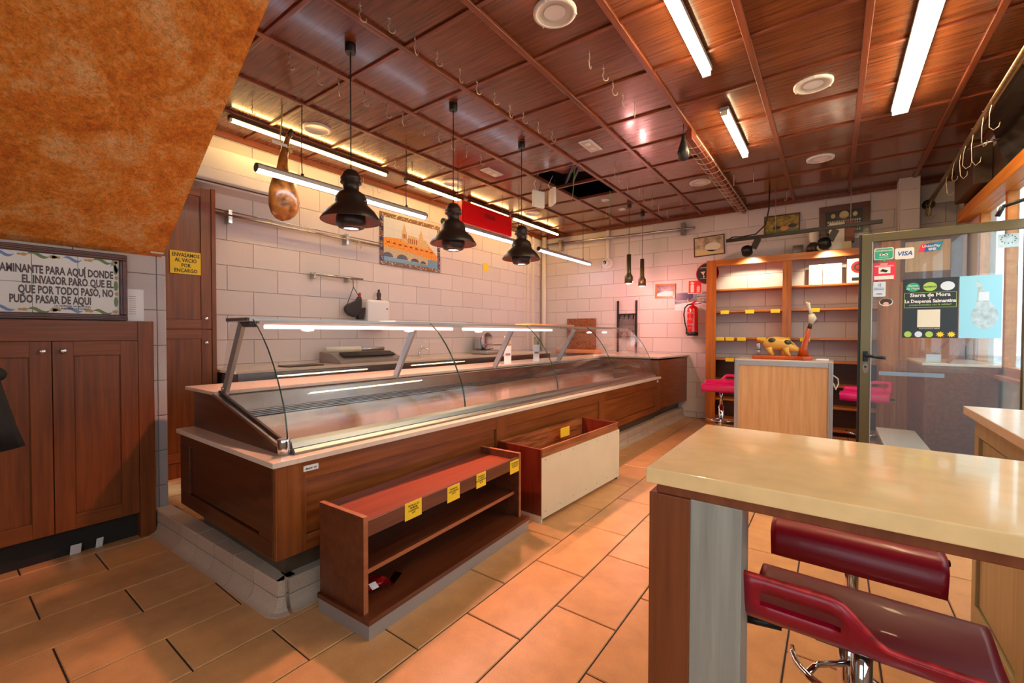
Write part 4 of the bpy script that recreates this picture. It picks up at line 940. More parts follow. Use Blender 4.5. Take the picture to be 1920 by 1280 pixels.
for i in range(nx):
    for j in range(nz): plate(O_, EY, EZ, rect(bd+i*iw+.0005, bd+(i+1)*iw-.0005, bd+j*ih+.0005, bd+(j+1)*ih-.0005), 0, 0.009).build('picture_tile', 'sky', tp)
def paint(nm, mat, polys, t):
    b = MB()
    for p in polys:
        q = plate(O_, EY, EZ, [(bd+a*(W_-2*bd), bd+c*(H_-2*bd)) for a, c in p], 0.0085, t); b.add(q.v, q.f)
    return b.build(nm, mat, tp)
paint('painted_town', 'city', [[(0, 0.30), (1, 0.18), (1, 0.30), (0.93, 0.42), (0.84, 0.52), (0.78, 0.62), (0.70, 0.64), (0.42, 0.60), (0.30, 0.57), (0.12, 0.55), (0, 0.53)]], 0.0095)
paint('painted_cathedral', 'bridge', [[(0.31, 0.5), (0.40, 0.5), (0.40, 0.73), (0.385, 0.80), (0.37, 0.88), (0.355, 0.97), (0.35, 0.88), (0.33, 0.80), (0.31, 0.73)], [(0.41, 0.48), (0.60, 0.46), (0.60, 0.68), (0.43, 0.70)], [(0.60, 0.46), (0.72, 0.45), (0.72, 0.62), (0.70, 0.76), (0.67, 0.88), (0.64, 0.77), (0.62, 0.64)], [(0.72, 0.45), (0.82, 0.42), (0.80, 0.58), (0.76, 0.66), (0.72, 0.66)]], 0.0100)
paint('painted_windows', 'citydark', [[(0.43+0.035*i, 0.50), (0.445+0.035*i, 0.50), (0.445+0.035*i, 0.62), (0.43+0.035*i, 0.62)] for i in range(5)]+[[(0.33+0.025*i, 0.60), (0.342+0.025*i, 0.60), (0.342+0.025*i, 0.70), (0.33+0.025*i, 0.70)] for i in range(3)]+[[(0.05+0.1*i, 0.42-0.006*i), (0.11+0.1*i, 0.42-0.006*i), (0.10+0.1*i, 0.455-0.006*i), (0.06+0.1*i, 0.455-0.006*i)] for i in range(9)], 0.0104)
paint('painted_river', 'water', [[(0, 0), (1, 0), (1, 0.20), (0, 0.17)]], 0.0098)
paint('painted_bridge', 'bridge', [[(0, 0.10), (0.80, 0.06), (0.80, 0.24), (0, 0.33)]], 0.0102)
def archp(cx_, r_, y0): return [(cx_+r_*cos(pi*i/10), y0+r_*1.15*sin(pi*i/10)) for i in range(11)]
paint('painted_arches', 'arch', [archp(0.07, 0.09, 0.10), archp(0.32, 0.10, 0.09), archp(0.55, 0.075, 0.08), archp(0.71, 0.055, 0.07)], 0.0106)
yt = tag(B(-4.58, -4.577, 5.47, 5.60, 2.33, 2.46).build('sticky_note', 'yellow'), 'small yellow card stuck on the tiled wall right of the city picture', 'card')
# trunking and pipe in the corner
for i, (y, wd) in enumerate(((6.70, 0.035), (6.86, 0.05))):
    tag(B(-4.58, -4.54, y, y+wd, 1.0, ZC-0.05).build('cable_trunking', 'pipe', None, 0.004), ('narrower' if i == 0 else 'wider')+' white cable trunking near the room corner', 'trunking')
tag(MB().cyl((-4.50, 7.19, 0.14), (-4.50, 7.19, ZC-0.02), 0.045, n=18).build('drain_pipe', 'pipe'), 'white vertical drain pipe in the far left room corner', 'pipe')

# ---------------------------------------------------------------- back worktop and what stands on it
wk = thing('back_worktop', 'long pale worktop with steel front along the left wall behind the counter', 'worktop', (-4.3, 4.2, 0.13))
B(-4.578, -3.98, 1.58, 6.6, 0.975, 1.0).build('top', 'ledge', wk, 0.003); B(-4.0, -3.985, 1.6, 6.58, 0.80, 0.972).build('steel_front', 'steel', wk)
B(-4.57, -4.02, 1.6, 6.58, 0.13, 0.972).build('carcass', 'steel', wk)
wm = thing('wrapping_machine', 'grey film wrapping machine on the back worktop', 'machine', (-4.3, 3.0, 1.0))
MB().prism([(-4.48, 1.0), (-4.08, 1.0), (-4.08, 1.03), (-4.25, 1.10), (-4.48, 1.12)], 'y', 2.60, 3.40).build('body', 'greyplast', wm, 0.005)
MB().cyl((-4.40, 2.62, 1.135), (-4.40, 3.05, 1.135), 0.035, n=16).build('film_roll', 'bone', wm); MB().cyl((-4.40, 3.05, 1.135), (-4.40, 3.38, 1.135), 0.02, n=12).build('roller', 'steel', wm)
MB().obox((-4.17, 3.0, 1.09), EY, (1, 0, -0.4), (0.4, 0, 1), 0.33, 0.05, 0.006).build('cutter', 'black', wm)
tw_ = tag(B(-4.25, -4.05, 2.05, 2.40, 1.0, 1.012).build('tray', 'hamdark', None, 0.004), 'thin dark tray lying on the back worktop', 'tray')
fc = thing('tap', 'chrome tap standing on the back worktop behind the glass', 'tap', (-4.45, 4.0, 1.0))
MB().cyl((-4.45, 4.0, 1.0), (-4.45, 4.0, 1.10), 0.02, n=12).build('column', 'chrome', fc); MB().tube([(-4.45, 4.0, 1.09), (-4.38, 4.0, 1.13), (-4.28, 4.0, 1.10)], 0.010, 8).build('spout', 'chrome', fc)
MB().tube([(-4.45, 4.0, 1.10), (-4.45, 4.03, 1.16)], 0.006, 6).build('lever', 'chrome', fc)
sc = thing('meat_slicer', 'metal meat slicer on the back worktop behind the glass', 'slicer', (-4.3, 5.3, 1.0))
B(-4.48, -4.15, 5.05, 5.55, 1.0, 1.06).build('base', 'alu', sc, 0.02); MB().cyl((-4.36, 5.28, 1.20), (-4.33, 5.28, 1.20), 0.13, n=28).build('blade', 'chrome', sc)
B(-4.50, -4.37, 5.15, 5.45, 1.06, 1.26).build('motor', 'alu', sc, 0.03); MB().obox((-4.22, 5.35, 1.14), EY, EX, (0.3, 0, 1), 0.12, 0.05, 0.01).build('carriage', 'alu', sc)
MB().tube([(-4.18, 5.2, 1.08), (-4.1, 5.15, 1.12), (-4.08, 5.05, 1.10)], 0.008, 6).build('handle', 'bone', sc)
for k, y in enumerate((4.02, 4.62)):
    t = thing('leaflet_holder', ('left' if k == 0 else 'right')+' one of two leaflets standing on the service worktop behind the glass', 'leaflet', (-3.08, y, 0.967))
    x = -3.08+0.08
    b = MB(); b.obox((x, y, 1.13), (0.25, 1, 0), (1, -0.25, 0), EZ, 0.05, 0.003, 0.16); b.build('sheet', 'paper', t)
    b = MB(); b.obox((x+0.004, y-0.001, 1.23), (0.25, 1, 0), (1, -0.25, 0), EZ, 0.046, 0.0025, 0.05); b.build('printed_photo', 'photo1', t)
    b = MB(); b.obox((x+0.004, y-0.001, 1.08), (0.25, 1, 0), (1, -0.25, 0), (0, 0, 1), 0.035, 0.0025, 0.012); b.build('printed_knife', 'greyplast', t)
# boards on and behind the counter
tag(B(-2.78, -2.58, 3.75, 4.65, 1.403, 1.418).shear().build('chopping_board', 'orange', None, 0.004), 'thin salmon chopping board lying on the glass counter top', 'board')
tag(B(-2.75, -2.56, 2.05, 2.78, 1.403, 1.409).shear().build('paper_sheet', 'paper'), 'white sheet lying on the near part of the glass top', 'paper')
tag(B(-3.99, -3.42, 7.19, 7.22, 0.968, 1.59).build('wooden_board', 'rustic', None, 0.003), 'brown wooden board leaning upright on the far tiled wall', 'board')
tag(B(-4.1, -3.3, 6.95, 7.18, 0.968, 1.03).build('plastic_tray', 'orange', None, 0.01), 'pinkish tray lying before the upright wooden board', 'tray')

# ---------------------------------------------------------------- far wall
YW = YE-0.002
r_ = thing('wall_rail', 'long steel rail on brackets across the far tiled wall', 'rail', (-3.2, 7.2, 2.97))
MB().cyl((-4.4, 7.16, 3.0), (-1.74, 7.16, 2.955), 0.018, n=12).build('rod', 'steel', r_)
for x in (-4.12, -1.92): B(x-0.03, x+0.03, 7.14, YW, 2.86, 3.05).build('bracket', 'steel', r_)
cc = thing('security_camera', 'small white dome security camera on the far tiled wall', 'camera', (-3.21, 7.22, 2.55))
MB().lathe((-3.21, YW, 2.55), [(0.10, 0.0), (0.10, 0.03), (0.085, 0.045), (0.0, 0.05)], 24, axis=(0, -1, 0)).build('base', 'white', cc)
MB().ell((-3.22, 7.18, 2.55), 0.062, 0.055, 0.06, 18, 12).build('eyeball', 'white', cc); MB().lathe((-3.225, 7.132, 2.552), [(0.034, 0), (0.03, 0.006), (0, 0.006)], 16, axis=(-0.2, -1, -0.1)).build('lens', 'black', cc)
tag(B(-3.235, -3.175, 7.205, YW, 2.64, ZC-0.05).build('conduit', 'pipe', None, 0.004), 'white conduit rising from the dome camera to the ceiling', 'conduit')
rk = thing('grill_rack', 'black mesh rack with four hooks on the far wall', 'rack', (-2.84, 7.2, 1.15))
for x in (-3.005, -2.68): B(x-0.014, x+0.014, 7.20, 7.225, 1.00, 1.88).build('upright', 'blackm', rk)
B(-3.005, -2.68, 7.20, 7.225, 1.64, 1.66).build('cross_bar', 'blackm', rk); B(-3.005, -2.68, 7.20, 7.225, 1.26, 1.275).build('cross_bar', 'blackm', rk)
mesh_ = MB()
for i in range(17): mesh_.cyl((-2.995+i*0.0195, 7.212, 1.26), (-2.995+i*0.0195, 7.212, 1.645), 0.003, n=4)
for i in range(19): mesh_.cyl((-3.0, 7.212, 1.27+i*0.02), (-2.69, 7.212, 1.27+i*0.02), 0.003, n=4)
mesh_.build('wire_mesh', 'blackm', rk)['kind'] = 'stuff'
for i in range(4): MB().tube([(-2.96+0.08*i, 7.20, 1.64), (-2.96+0.08*i, 7.18, 1.60), (-2.96+0.08*i, 7.165, 1.57), (-2.95+0.08*i, 7.15, 1.585)], 0.008, 6).build('hook', 'black', rk)
B(-2.999, -2.992, 7.225, YW, 1.6, 1.62).build('wall_fixing', 'blackm', rk)
def picture(name, label, x0, x1, z0, z1, tilt, fw_, fmat, pmat, cat='picture', d=0.02, extra=None, yb=YW):
    cx_, cz = (x0+x1)/2, (z0+z1)/2; w2, h2 = (x1-x0)/2, (z1-z0)/2
    t = thing(name, label, cat, (cx_, yb, cz-h2)); a = radians(tilt)
    rx_ = Vector((cos(a), 0, sin(a))); uz = Vector((-sin(a), 0, cos(a))); o_ = Vector((cx_, yb, cz))
    for p in (rect(-w2, w2, h2-fw_, h2), rect(-w2, w2, -h2, -h2+fw_), rect(-w2, -w2+fw_, -h2+fw_, h2-fw_), rect(w2-fw_, w2, -h2+fw_, h2-fw_)):
        plate(o_, rx_, uz, p, 0.0, d).build('frame_bar', fmat, t, 0.002)
    plate(o_, rx_, uz, rect(-w2+fw_, w2-fw_, -h2+fw_, h2-fw_), 0.0, d*0.5).build('print', pmat, t)
    if extra: extra(t, o_, rx_, uz, w2-fw_, h2-fw_, d*0.5)
    return t
def shp(t, o_, rx_, uz, pts, h, nm, mat): return plate(o_, rx_, uz, pts, h-0.0005, h+0.0008).build(nm, mat, t)
def ex_cow(t, o, r, u, w_, h_, d):
    shp(t, o, r, u, oval(0.05, -0.02, w_*0.55, h_*0.5), d, 'printed_animal', 'bone'); shp(t, o, r, u, [(-w_, -h_), (w_, -h_), (w_, -h_*0.6), (-w_, -h_*0.3)], d, 'printed_ground', 'rope')
picture('framed_photo', 'small tilted framed pale animal photo on the far wall', -1.775, -1.335, 2.515, 2.815, 2.0, 0.014, 'frame', 'photo1', extra=ex_cow)
def ex_st(t, o, r, u, w_, h_, d): shp(t, o, r, u, [(-w_, -h_), (w_, -h_), (w_, -h_*0.1), (0, 0), (-w_, -h_*0.5)], d, 'printed_road', 'paper')
picture('framed_street_photo', 'small street photo in an orange-brown frame beside the fire sign', -2.375, -2.05, 1.895, 2.125, -1.5, 0.032, 'shelfx', 'photo4', extra=ex_st)
def ex_oak(t, o, r, u, w_, h_, d):
    shp(t, o, r, u, [(-w_, -h_), (w_, -h_), (w_, -h_*0.45), (-w_, -h_*0.6)], d, 'printed_grass', 'leaf'); shp(t, o, r, u, oval(0.03, -0.05, 0.045, 0.03), d+0.0008, 'printed_pig', 'orange')
    shp(t, o, r, u, oval(-0.06, -0.03, 0.05, 0.025), d+0.0008, 'printed_pig', 'hamdark'); shp(t, o, r, u, oval(0.13, -0.02, 0.05, 0.03), d+0.0008, 'printed_pig', 'hamdark')
picture('framed_meadow_photo', 'framed photo of pigs under oaks above the shelving', -0.82, -0.388, 2.70, 2.99, -0.5, 0.016, 'frame', 'photo2', extra=ex_oak)
def ex_orla(t, o, r, u, w_, h_, d):
    for i in range(15):
        for j in range(4): shp(t, o, r, u, rect(-w_*0.92+i*w_*0.123, -w_*0.92+i*w_*0.123+w_*0.08, -h_*0.8+j*h_*0.27, -h_*0.8+j*h_*0.27+h_*0.18), d, 'printed_portrait', 'bone' if (i*7+j*5) % 3 else 'rope')
    for cx_ in (-w_*0.6, w_*0.6): shp(t, o, r, u, oval(cx_, h_*0.6, 0.025, 0.03), d, 'printed_crest', 'rope')
    shp(t, o, r, u, oval(0, h_*0.62, 0.05, 0.05), d, 'printed_crest', 'rope'); shp(t, o, r, u, [(-0.09, h_*0.5), (0, h_*0.34), (0.09, h_*0.5), (0, h_*0.42)], d+0.001, 'printed_ribbon', 'gold')
picture('framed_plaque', 'large dark framed class plaque with rows of tiny portraits, top right', -0.172, 0.362, 2.555, 3.015, 0.5, 0.075, 'frame', 'photo3', extra=ex_orla)
rs_ = thing('round_sign', 'round black sign with a white world map, half behind the shelving', 'sign', (-1.59, YW, 2.12))
o_ = Vector((-1.575, YW, 2.245))
plate(o_, EX, EZ, oval(0, 0, 0.165, 0.165, 36), 0, 0.006).build('rim', 'extred', rs_); plate(o_, EX, EZ, oval(0, 0, 0.152, 0.152, 36), 0.004, 0.0068).build('face', 'black', rs_)
for p in ([(-0.10, 0.03), (-0.03, 0.035), (-0.05, -0.005), (-0.055, -0.03), (-0.07, -0.005)], [(-0.06, -0.03), (-0.04, -0.03), (-0.05, -0.075)], [(0.0, 0.035), (0.10, 0.04), (0.10, 0.0), (0.05, -0.015), (0.03, 0.01)], [(0.0, 0.005), (0.035, 0.0), (0.02, -0.06)]):
    plate(o_, EX, EZ, p, 0.006, 0.0076).build('printed_land', 'bone', rs_)
plate(o_, EX, EZ, rect(0.0, 0.09, -0.085, -0.055), 0.006, 0.0076).build('flag_band', 'gold', rs_); text(rs_, 'JAMONES DE ESPAÑA', o_+Vector((0, -0.0072, 0.085)), EX, EZ, 0.022, 'bone', 'CENTER')
text(rs_, 'DENOMINACION', o_+Vector((-0.05, -0.0072, -0.08)), EX, EZ, 0.014, 'bone', 'CENTER')
fs_ = thing('fire_sign', 'square red fire extinguisher sign on the far wall', 'sign', (-1.755, YW, 1.95)); o_ = Vector((-1.755, YW, 2.05))
plate(o_, EX, EZ, rect(-0.105, 0.105, -0.105, 0.105), 0, 0.003).build('border', 'bone', fs_); plate(o_, EX, EZ, rect(-0.095, 0.095, -0.095, 0.095), 0.002, 0.0038).build('field', 'signred', fs_)
plate(o_, EX, EZ, [(-0.065, -0.085), (-0.015, -0.085), (-0.015, 0.03), (-0.03, 0.045), (-0.05, 0.045), (-0.065, 0.03)], 0.003, 0.0046).build('pictogram', 'bone', fs_)
plate(o_, EX, EZ, [(-0.07, 0.055), (-0.01, 0.05), (-0.01, 0.065), (-0.045, 0.085), (-0.065, 0.07)], 0.003, 0.0046).build('pictogram', 'bone', fs_)
for k in range(3): plate(o_, EX, EZ, [(0.02, -0.085+0.03*k), (0.07, -0.08+0.03*k), (0.075, -0.045+0.03*k), (0.055, -0.065+0.03*k), (0.045, -0.03+0.03*k), (0.035, -0.065+0.03*k)], 0.003, 0.0046+0.0003*k).build('flame', 'bone', fs_)
ps_ = thing('banner_poster', 'wide landscape poster behind the fire extinguisher', 'poster', (-1.81, YW, 1.68)); o_ = Vector((-2.06, YW, 1.685))
plate(o_, EX, EZ, rect(0, 0.53, 0, 0.285), 0.0, 0.002).build('sheet', 'snow', ps_); plate(o_, EX, EZ, [(0, 0), (0.53, 0), (0.53, 0.09), (0.30, 0.14), (0, 0.10)], 0.0015, 0.0028).build('printed_snow', 'paper', ps_)
plate(o_, EX, EZ, [(0, 0.12), (0.12, 0.17), (0.2, 0.14), (0.28, 0.20), (0.28, 0.27), (0, 0.27)], 0.0015, 0.0026).build('printed_hill', 'navy', ps_); plate(o_, EX, EZ, [(0.185, 0.13), (0.215, 0.13), (0.205, 0.19), (0.195, 0.19)], 0.002, 0.0032).build('printed_bottle', 'city', ps_)
text(ps_, 'PRODUCTOS', o_+Vector((0.01, -0.0032, 0.145)), EX, EZ, 0.03, 'bone', 'LEFT', 0.0005, shear=0.2); text(ps_, 'Embutidos\nLigeramente\nDesde León', o_+Vector((0.33, -0.0032, 0.225)), EX, EZ, 0.042, 'bone', 'LEFT', 0.0004, shear=0.3)
fx = thing('fire_extinguisher', 'red fire extinguisher with black hose on the far wall', 'fire extinguisher', (-1.76, 7.14, 1.29))
MB().lathe((-1.76, 7.145, 1.29), [(0.0, 0.0), (0.078, 0.0), (0.08, 0.05), (0.08, 0.40), (0.072, 0.43), (0.045, 0.455), (0.022, 0.465), (0.02, 0.48), (0, 0.48)], 28).build('cylinder', 'extred', fx)
MB().lathe((-1.76, 7.145, 1.29), [(0.0, -0.002), (0.081, -0.002), (0.082, 0.055), (0.0795, 0.056)], 28).build('skirt', 'black', fx)
MB().obox((-1.745, 7.14, 1.80), (1, 0, 0.6), EY, (-0.6, 0, 1), 0.05, 0.012, 0.012).build('lever', 'extred', fx, 0.004); B(-1.80, -1.70, 7.13, 7.16, 1.77, 1.785).build('valve', 'extred', fx, 0.004)
MB().tube([(-1.78, 7.13, 1.775), (-1.83, 7.12, 1.765), (-1.87, 7.115, 1.72), (-1.885, 7.115, 1.62), (-1.87, 7.115, 1.50), (-1.85, 7.12, 1.42), (-1.84, 7.12, 1.36)], 0.011, 8).build('hose', 'black', fx); MB().cyl((-1.845, 7.12, 1.37), (-1.84, 7.12, 1.31), 0.014, n=10).build('nozzle', 'black', fx)
MB().cyl((-1.69, 7.14, 1.78), (-1.63, 7.13, 1.785), 0.006, n=8).build('pin', 'black', fx); B(-1.80, -1.72, 7.2, YW, 1.5, 1.62).build('bracket', 'black', fx)
for z, s, zz in ((1.625, 'ONYX', 0.042), (1.535, '6 Kg', 0.05), (1.455, 'polvo ABC', 0.024), (1.40, 'ATENCION', 0.024)):
    c0 = Vector((-1.76, 7.145, z)); o = text(fx, s, (0, 0, 0), EX, EZ, zz, 'bone', 'CENTER', 0.0005)
    for q in o.data.vertices:
        lx = q.co.x+OFF[fx.name].x; lz = q.co.z+OFF[fx.name].z; ly = q.co.y+OFF[fx.name].y
        a = lx/0.0815 - 0.35; rr_ = 0.0815
        q.co = Vector((c0.x+rr_*sin(a), c0.y-rr_*cos(a), c0.z+lz))-OFF[fx.name]

# ---------------------------------------------------------------- wall shelving
sh = thing('wall_shelving', 'amber wood shelving with yellow price strips against the far wall', 'shelving', (-0.5, 7.1, 0))
SF, SB = 6.95, YE-0.004; TOP = 2.39
def sbx(nm, x0, x1, z0, z1, mat='shelf', y0=SF, y1=SB, bv=0.003): return B(x0, x1, y0, y1, z0, z1).build(nm, mat, sh, bv)
sbx('side_panel', -1.52, -1.49, 0, TOP); sbx('side_panel', 0.585, 0.615, 0, TOP, y1=6.965); sbx('divider', -0.52, -0.49, 0, TOP)
sbx('face_stile', -1.52, -1.385, 0, TOP, y0=SF-0.02, y1=SF); sbx('face_stile', -0.56, -0.455, 0.0, 2.30, y0=SF-0.02, y1=SF); sbx('face_rail', -1.385, 0.615, 2.30, TOP, 'shelfx', SF-0.02, SF)
sbx('top_board', -1.52, 0.615, 2.36, 2.388, 'shelfx')
for (x0, x1, zs) in ((-1.49, -0.52, (1.965, 1.65, 1.265, 0.965, 0.66, 0.38, 0.09)), (-0.49, 0.585, (1.96, 1.65, 1.265, 0.965, 0.66, 0.38, 0.09))):
    for z in zs: sbx('shelf_board', x0, x1, z-0.025, z, 'shelfx')
sbx('lower_back', -1.49, 0.585, 0.09, 0.94, 'ctrdark', SB-0.02, SB)
cards2 = [(1.65, (-1.27, -0.95, -0.64, -0.2)), (1.265, (-1.33, -1.20, -1.05, -0.80, -0.52+0.0, -0.30, 0.52)), (0.965, (-1.2, -0.93))]
for z, xs_ in cards2:
    for x in xs_: sbx('price_card', x-0.055, x+0.055, z-0.045, z+0.006, 'yellow', SF-0.004-(0.02 if abs(x+0.52) < 0.05 else 0), SF-0.002-(0.02 if abs(x+0.52) < 0.05 else 0), 0)
# things on the upper right shelf
for i, (x, wd, lab) in enumerate(((-0.20, 0.075, 'grey folder leaning on the upper right shelf, left of the pale one'), (-0.02, 0.10, 'pale folder leaning on the upper right shelf, left of the scale'))):
    b = MB(); b.obox((x, 7.10, 2.10), (1, 0, 0), (0, 1, -0.1), (0, 0.1, 1), wd, 0.006, 0.138); tag(b.build('folder', 'aluw' if i == 0 else 'paper', None, 0.003), lab, 'folder')
kt = thing('kitchen_scale', 'white boxed device with a round red dial on the upper shelf', 'scale', (0.24, 7.05, 1.96))
MB().obox((0.24, 7.06, 2.115), EX, EY, EZ, 0.11, 0.03, 0.155).build('box', 'white', kt, 0.004); plate((0.245, 7.03, 2.16), EX, EZ, oval(0, 0, 0.075, 0.075, 28), 0.0, 0.003).build('dial', 'signred', kt)
plate((0.245, 7.03, 2.16), EX, EZ, oval(0, 0, 0.05, 0.05, 24), 0.0, 0.005).build('dial_ring', 'hamdark', kt); plate((0.245, 7.03, 2.16), EX, EZ, oval(0, 0, 0.024, 0.024, 20), 0.0, 0.007).build('dial_hub', 'red', kt)
plate((0.22, 7.03, 2.01), EX, EZ, rect(-0.04, 0.04, -0.018, 0.022), 0, 0.003).build('display', 'ink', kt)
tag(MB().tube([(0.40, 7.1, 1.965), (0.45, 7.05, 1.99), (0.5, 7.1, 1.97), (0.52, 7.05, 2.02), (0.46, 7.0, 1.97), (0.41, 7.05, 1.966)], 0.006, 6).build('loose_cable', 'cable'), 'tangle of dark cable on the upper right shelf', 'cable')
# things on top of the shelving
tp0 = TOP
vz = thing('glass_vase', 'cut glass vase standing on top of the shelving', 'vase', (-0.23, 7.08, tp0)); MB().lathe((-0.23, 7.08, tp0), [(0.0, 0.002), (0.045, 0.002), (0.03, 0.03), (0.028, 0.12), (0.05, 0.18), (0.055, 0.28), (0.05, 0.31), (0.04, 0.28)], 18).build('body', 'bone', vz)
MB().lathe((-0.23, 7.08, tp0), [(0.05, 0.0), (0.08, 0.0), (0.07, 0.10), (0.035, 0.14)], 18).build('stand', 'hamdark', vz)
tag(B(-0.46, -0.34, 7.10, 7.13, tp0, tp0+0.13).build('plaque', 'frame', None, 0.003), 'small dark plaque lying at the left on the shelving top', 'plaque')
vs_ = thing('sheep_ornament', 'small beige ornament before the vase on the shelving top', 'ornament', (-0.13, 6.99, tp0)); MB().ell((-0.13, 6.99, tp0+0.05), 0.06, 0.035, 0.05, 14, 10).build('body', 'rope', vs_)
bx_ = thing('wooden_case', 'pale and brown upright wooden case on the shelving top', 'box', (0.04, 7.08, tp0)); B(-0.06, 0.10, 7.03, 7.13, tp0, tp0+0.36).build('door_leaf', 'bone', bx_, 0.004); B(0.10, 0.20, 7.03, 7.15, tp0+0.10, tp0+0.37).build('case', 'post', bx_, 0.004)
B(0.08, 0.17, 7.0, 7.12, tp0, tp0+0.10).build('foot_block', 'rope', bx_)
gb = thing('goblet', 'stemmed glass goblet at the right end of the shelving top', 'glass', (0.33, 7.06, tp0)); MB().lathe((0.33, 7.06, tp0), [(0.0, 0.002), (0.045, 0.002), (0.008, 0.02), (0.008, 0.10), (0.03, 0.14), (0.045, 0.20), (0.042, 0.26)], 20).build('bowl', 'glass', gb)
MB().lathe((0.33, 7.06, tp0), [(0.046, 0.004), (0.01, 0.02), (0.009, 0.10), (0.02, 0.125)], 16).build('stem', 'aluw', gb)

# ---------------------------------------------------------------- spotlight track
tk = thing('spot_track', 'long dark spotlight track hanging in front of the shelving', 'lamp', (-0.38, 6.6, 2.6))
MB().obox((-0.378, 6.6, 2.60), (1.63, 0, 0.028), EY, EZ, 0.82, 0.018, 0.022).build('track', 'blackm', tk, 0.003)
MB().tube([(-0.67, 6.42, ZC), (-0.68, 6.45, 2.9), (-0.72, 6.5, 2.72), (-0.84, 6.58, 2.63), (-1.0, 6.6, 2.62), (-1.12, 6.6, 2.63), (-1.18, 6.6, 2.60)], 0.009, 8).build('cord', 'cable', tk)
MB().cyl((0.15, 6.6, 2.62), (0.15, 6.6, ZC), 0.003, n=6).build('suspension_wire', 'aluw', tk); MB().cyl((-0.62, 6.6, 2.62), (-0.62, 6.6, ZC), 0.003, n=6).build('suspension_wire', 'aluw', tk)
def spot(x, aim, lampx, holder=True):
    h_ = MB(); h_.obox((x, 6.6, 2.51), (1, 0, -0.45), EY, (0.45, 0, 1), 0.035, 0.03, 0.07); s_ = h_.build('spot_driver', 'blackm', tk, 0.004)
    c0 = Vector((lampx, 6.57, 2.42)); ax = Vector(aim).normalized()
    MB().lathe(c0, [(0.0, -0.055), (0.055, -0.05), (0.058, 0.05), (0.05, 0.052), (0.046, 0.04)], 22, axis=ax).build('spot_head', 'black', tk)
    MB().lathe(c0, [(0.0, 0.042), (0.047, 0.042)], 20, axis=ax).build('spot_lens', 'bulbsw', tk)
    fn = MB()
    for k in range(14):
        a = 2*pi*k/14; u_ = ax.orthogonal().normalized(); v_ = ax.cross(u_); d_ = u_*cos(a)+v_*sin(a)
        fn.obox(c0+d_*0.06, d_, ax, d_.cross(ax), 0.006, 0.045, 0.003)
    fn.build('cooling_fins', 'black', tk)
    MB().cyl((x, 6.6, 2.46), c0, 0.012, n=8).build('spot_arm', 'chrome', tk)
    l = bpy.data.lights.new('spot_light', 'SPOT'); l.energy = SPOT_W; l.color = (1, 0.86, 0.6); l.spot_size = radians(85); l.spot_blend = 0.5; l.shadow_soft_size = 0.03
    lo = bpy.data.objects.new('spot_light', l); col.objects.link(lo); lo.parent = tk; lo.location = c0+ax*0.065-OFF[tk.name]
    lo.rotation_euler = ax.to_track_quat('-Z', 'Y').to_euler()
M['bulbsw'] = emis('spot_lens', (1, 0.9, 0.7, 1), 8); SPOT_W = 34
spot(-0.84, (0.0, 0.80, -0.70), -0.94); spot(-0.02, (0.15, 0.80, -0.70), -0.10)

# ---------------------------------------------------------------- demo pedestal with pig ham holder
pd = thing('demo_stand', 'pale beech panel stand with aluminium edges carrying the pig', 'stand', (-0.4, 4.95, 0))
px0, px1, py0, py1, pz = -0.80, 0.005, 4.90, 5.32, 1.06
B(px0+0.03, px1-0.03, py0+0.004, py0+0.02, 0.03, pz-0.05).build('front_panel', 'beech', pd); B(px0+0.004, px0+0.02, py0+0.03, py1, 0.03, pz-0.05).build('side_panel', 'beech', pd); B(px1-0.02, px1-0.004, py0+0.03, py1, 0.03, pz-0.05).build('side_panel', 'beech', pd)
for x in (px0, px1-0.036):
    p_ = B(x, x+0.036, py0-0.008, py0+0.03, 0.0, pz).build('corner_post', 'aluw', pd, 0.003)
    for k in (1, 2): B(x+0.011*k, x+0.011*k+0.003, py0-0.0085, py0-0.0075, 0.0, pz).build('groove', 'greyplast', p_)
    B(x, x+0.036, py1-0.036, py1, 0, pz).build('corner_post', 'aluw', pd, 0.003)
B(px0+0.036, px1-0.036, py0-0.003, py0+0.025, pz-0.05, pz-0.002).build('top_rail', 'aluw', pd, 0.002); B(px0+0.005, px1-0.005, py0+0.0, py1, pz-0.004, pz+0.01).build('top_board', 'ledge', pd, 0.002)
MB().tube([(px1, 5.1, 0.93), (px1+0.035, 5.12, 0.90), (px1+0.04, 5.15, 0.85), (px1+0.02, 5.1, 0.80), (px1+0.0, 5.1, 0.86)], 0.006, 6).build('cable_loop', 'bone', pd)
zt = pz+0.011
jb = thing('ham_holder', 'carved wooden ham holder shaped like a spotted pig', 'ham holder', (-0.4, 5.05, zt))
MB().prism([(-0.655, 4.96), (-0.655, 5.12), (-0.30, 5.13), (-0.22, 5.16), (-0.155, 5.10), (-0.155, 5.00), (-0.22, 4.93), (-0.30, 4.95)], 'z', zt, zt+0.035).build('base', 'carve', jb, 0.008)
def jpt(u, v): return Vector((-0.66+u, 5.04, zt+0.035+v))
b = MB(); n = 18; vs = []
prof_p = [(0.092, 0.115, 0.012, 0.02), (0.105, 0.115, 0.035, 0.035), (0.14, 0.118, 0.058, 0.055), (0.19, 0.122, 0.068, 0.062), (0.24, 0.12, 0.066, 0.062), (0.29, 0.108, 0.062, 0.058), (0.33, 0.09, 0.055, 0.05), (0.36, 0.075, 0.042, 0.04), (0.385, 0.062, 0.026, 0.026), (0.395, 0.06, 0.018, 0.018)]
for u, v, rz_, ry_ in prof_p:
    for j in range(n):
        a = 2*pi*j/n; vs.append(jpt(u, v+rz_*sin(a))+Vector((0, ry_*cos(a), 0)))
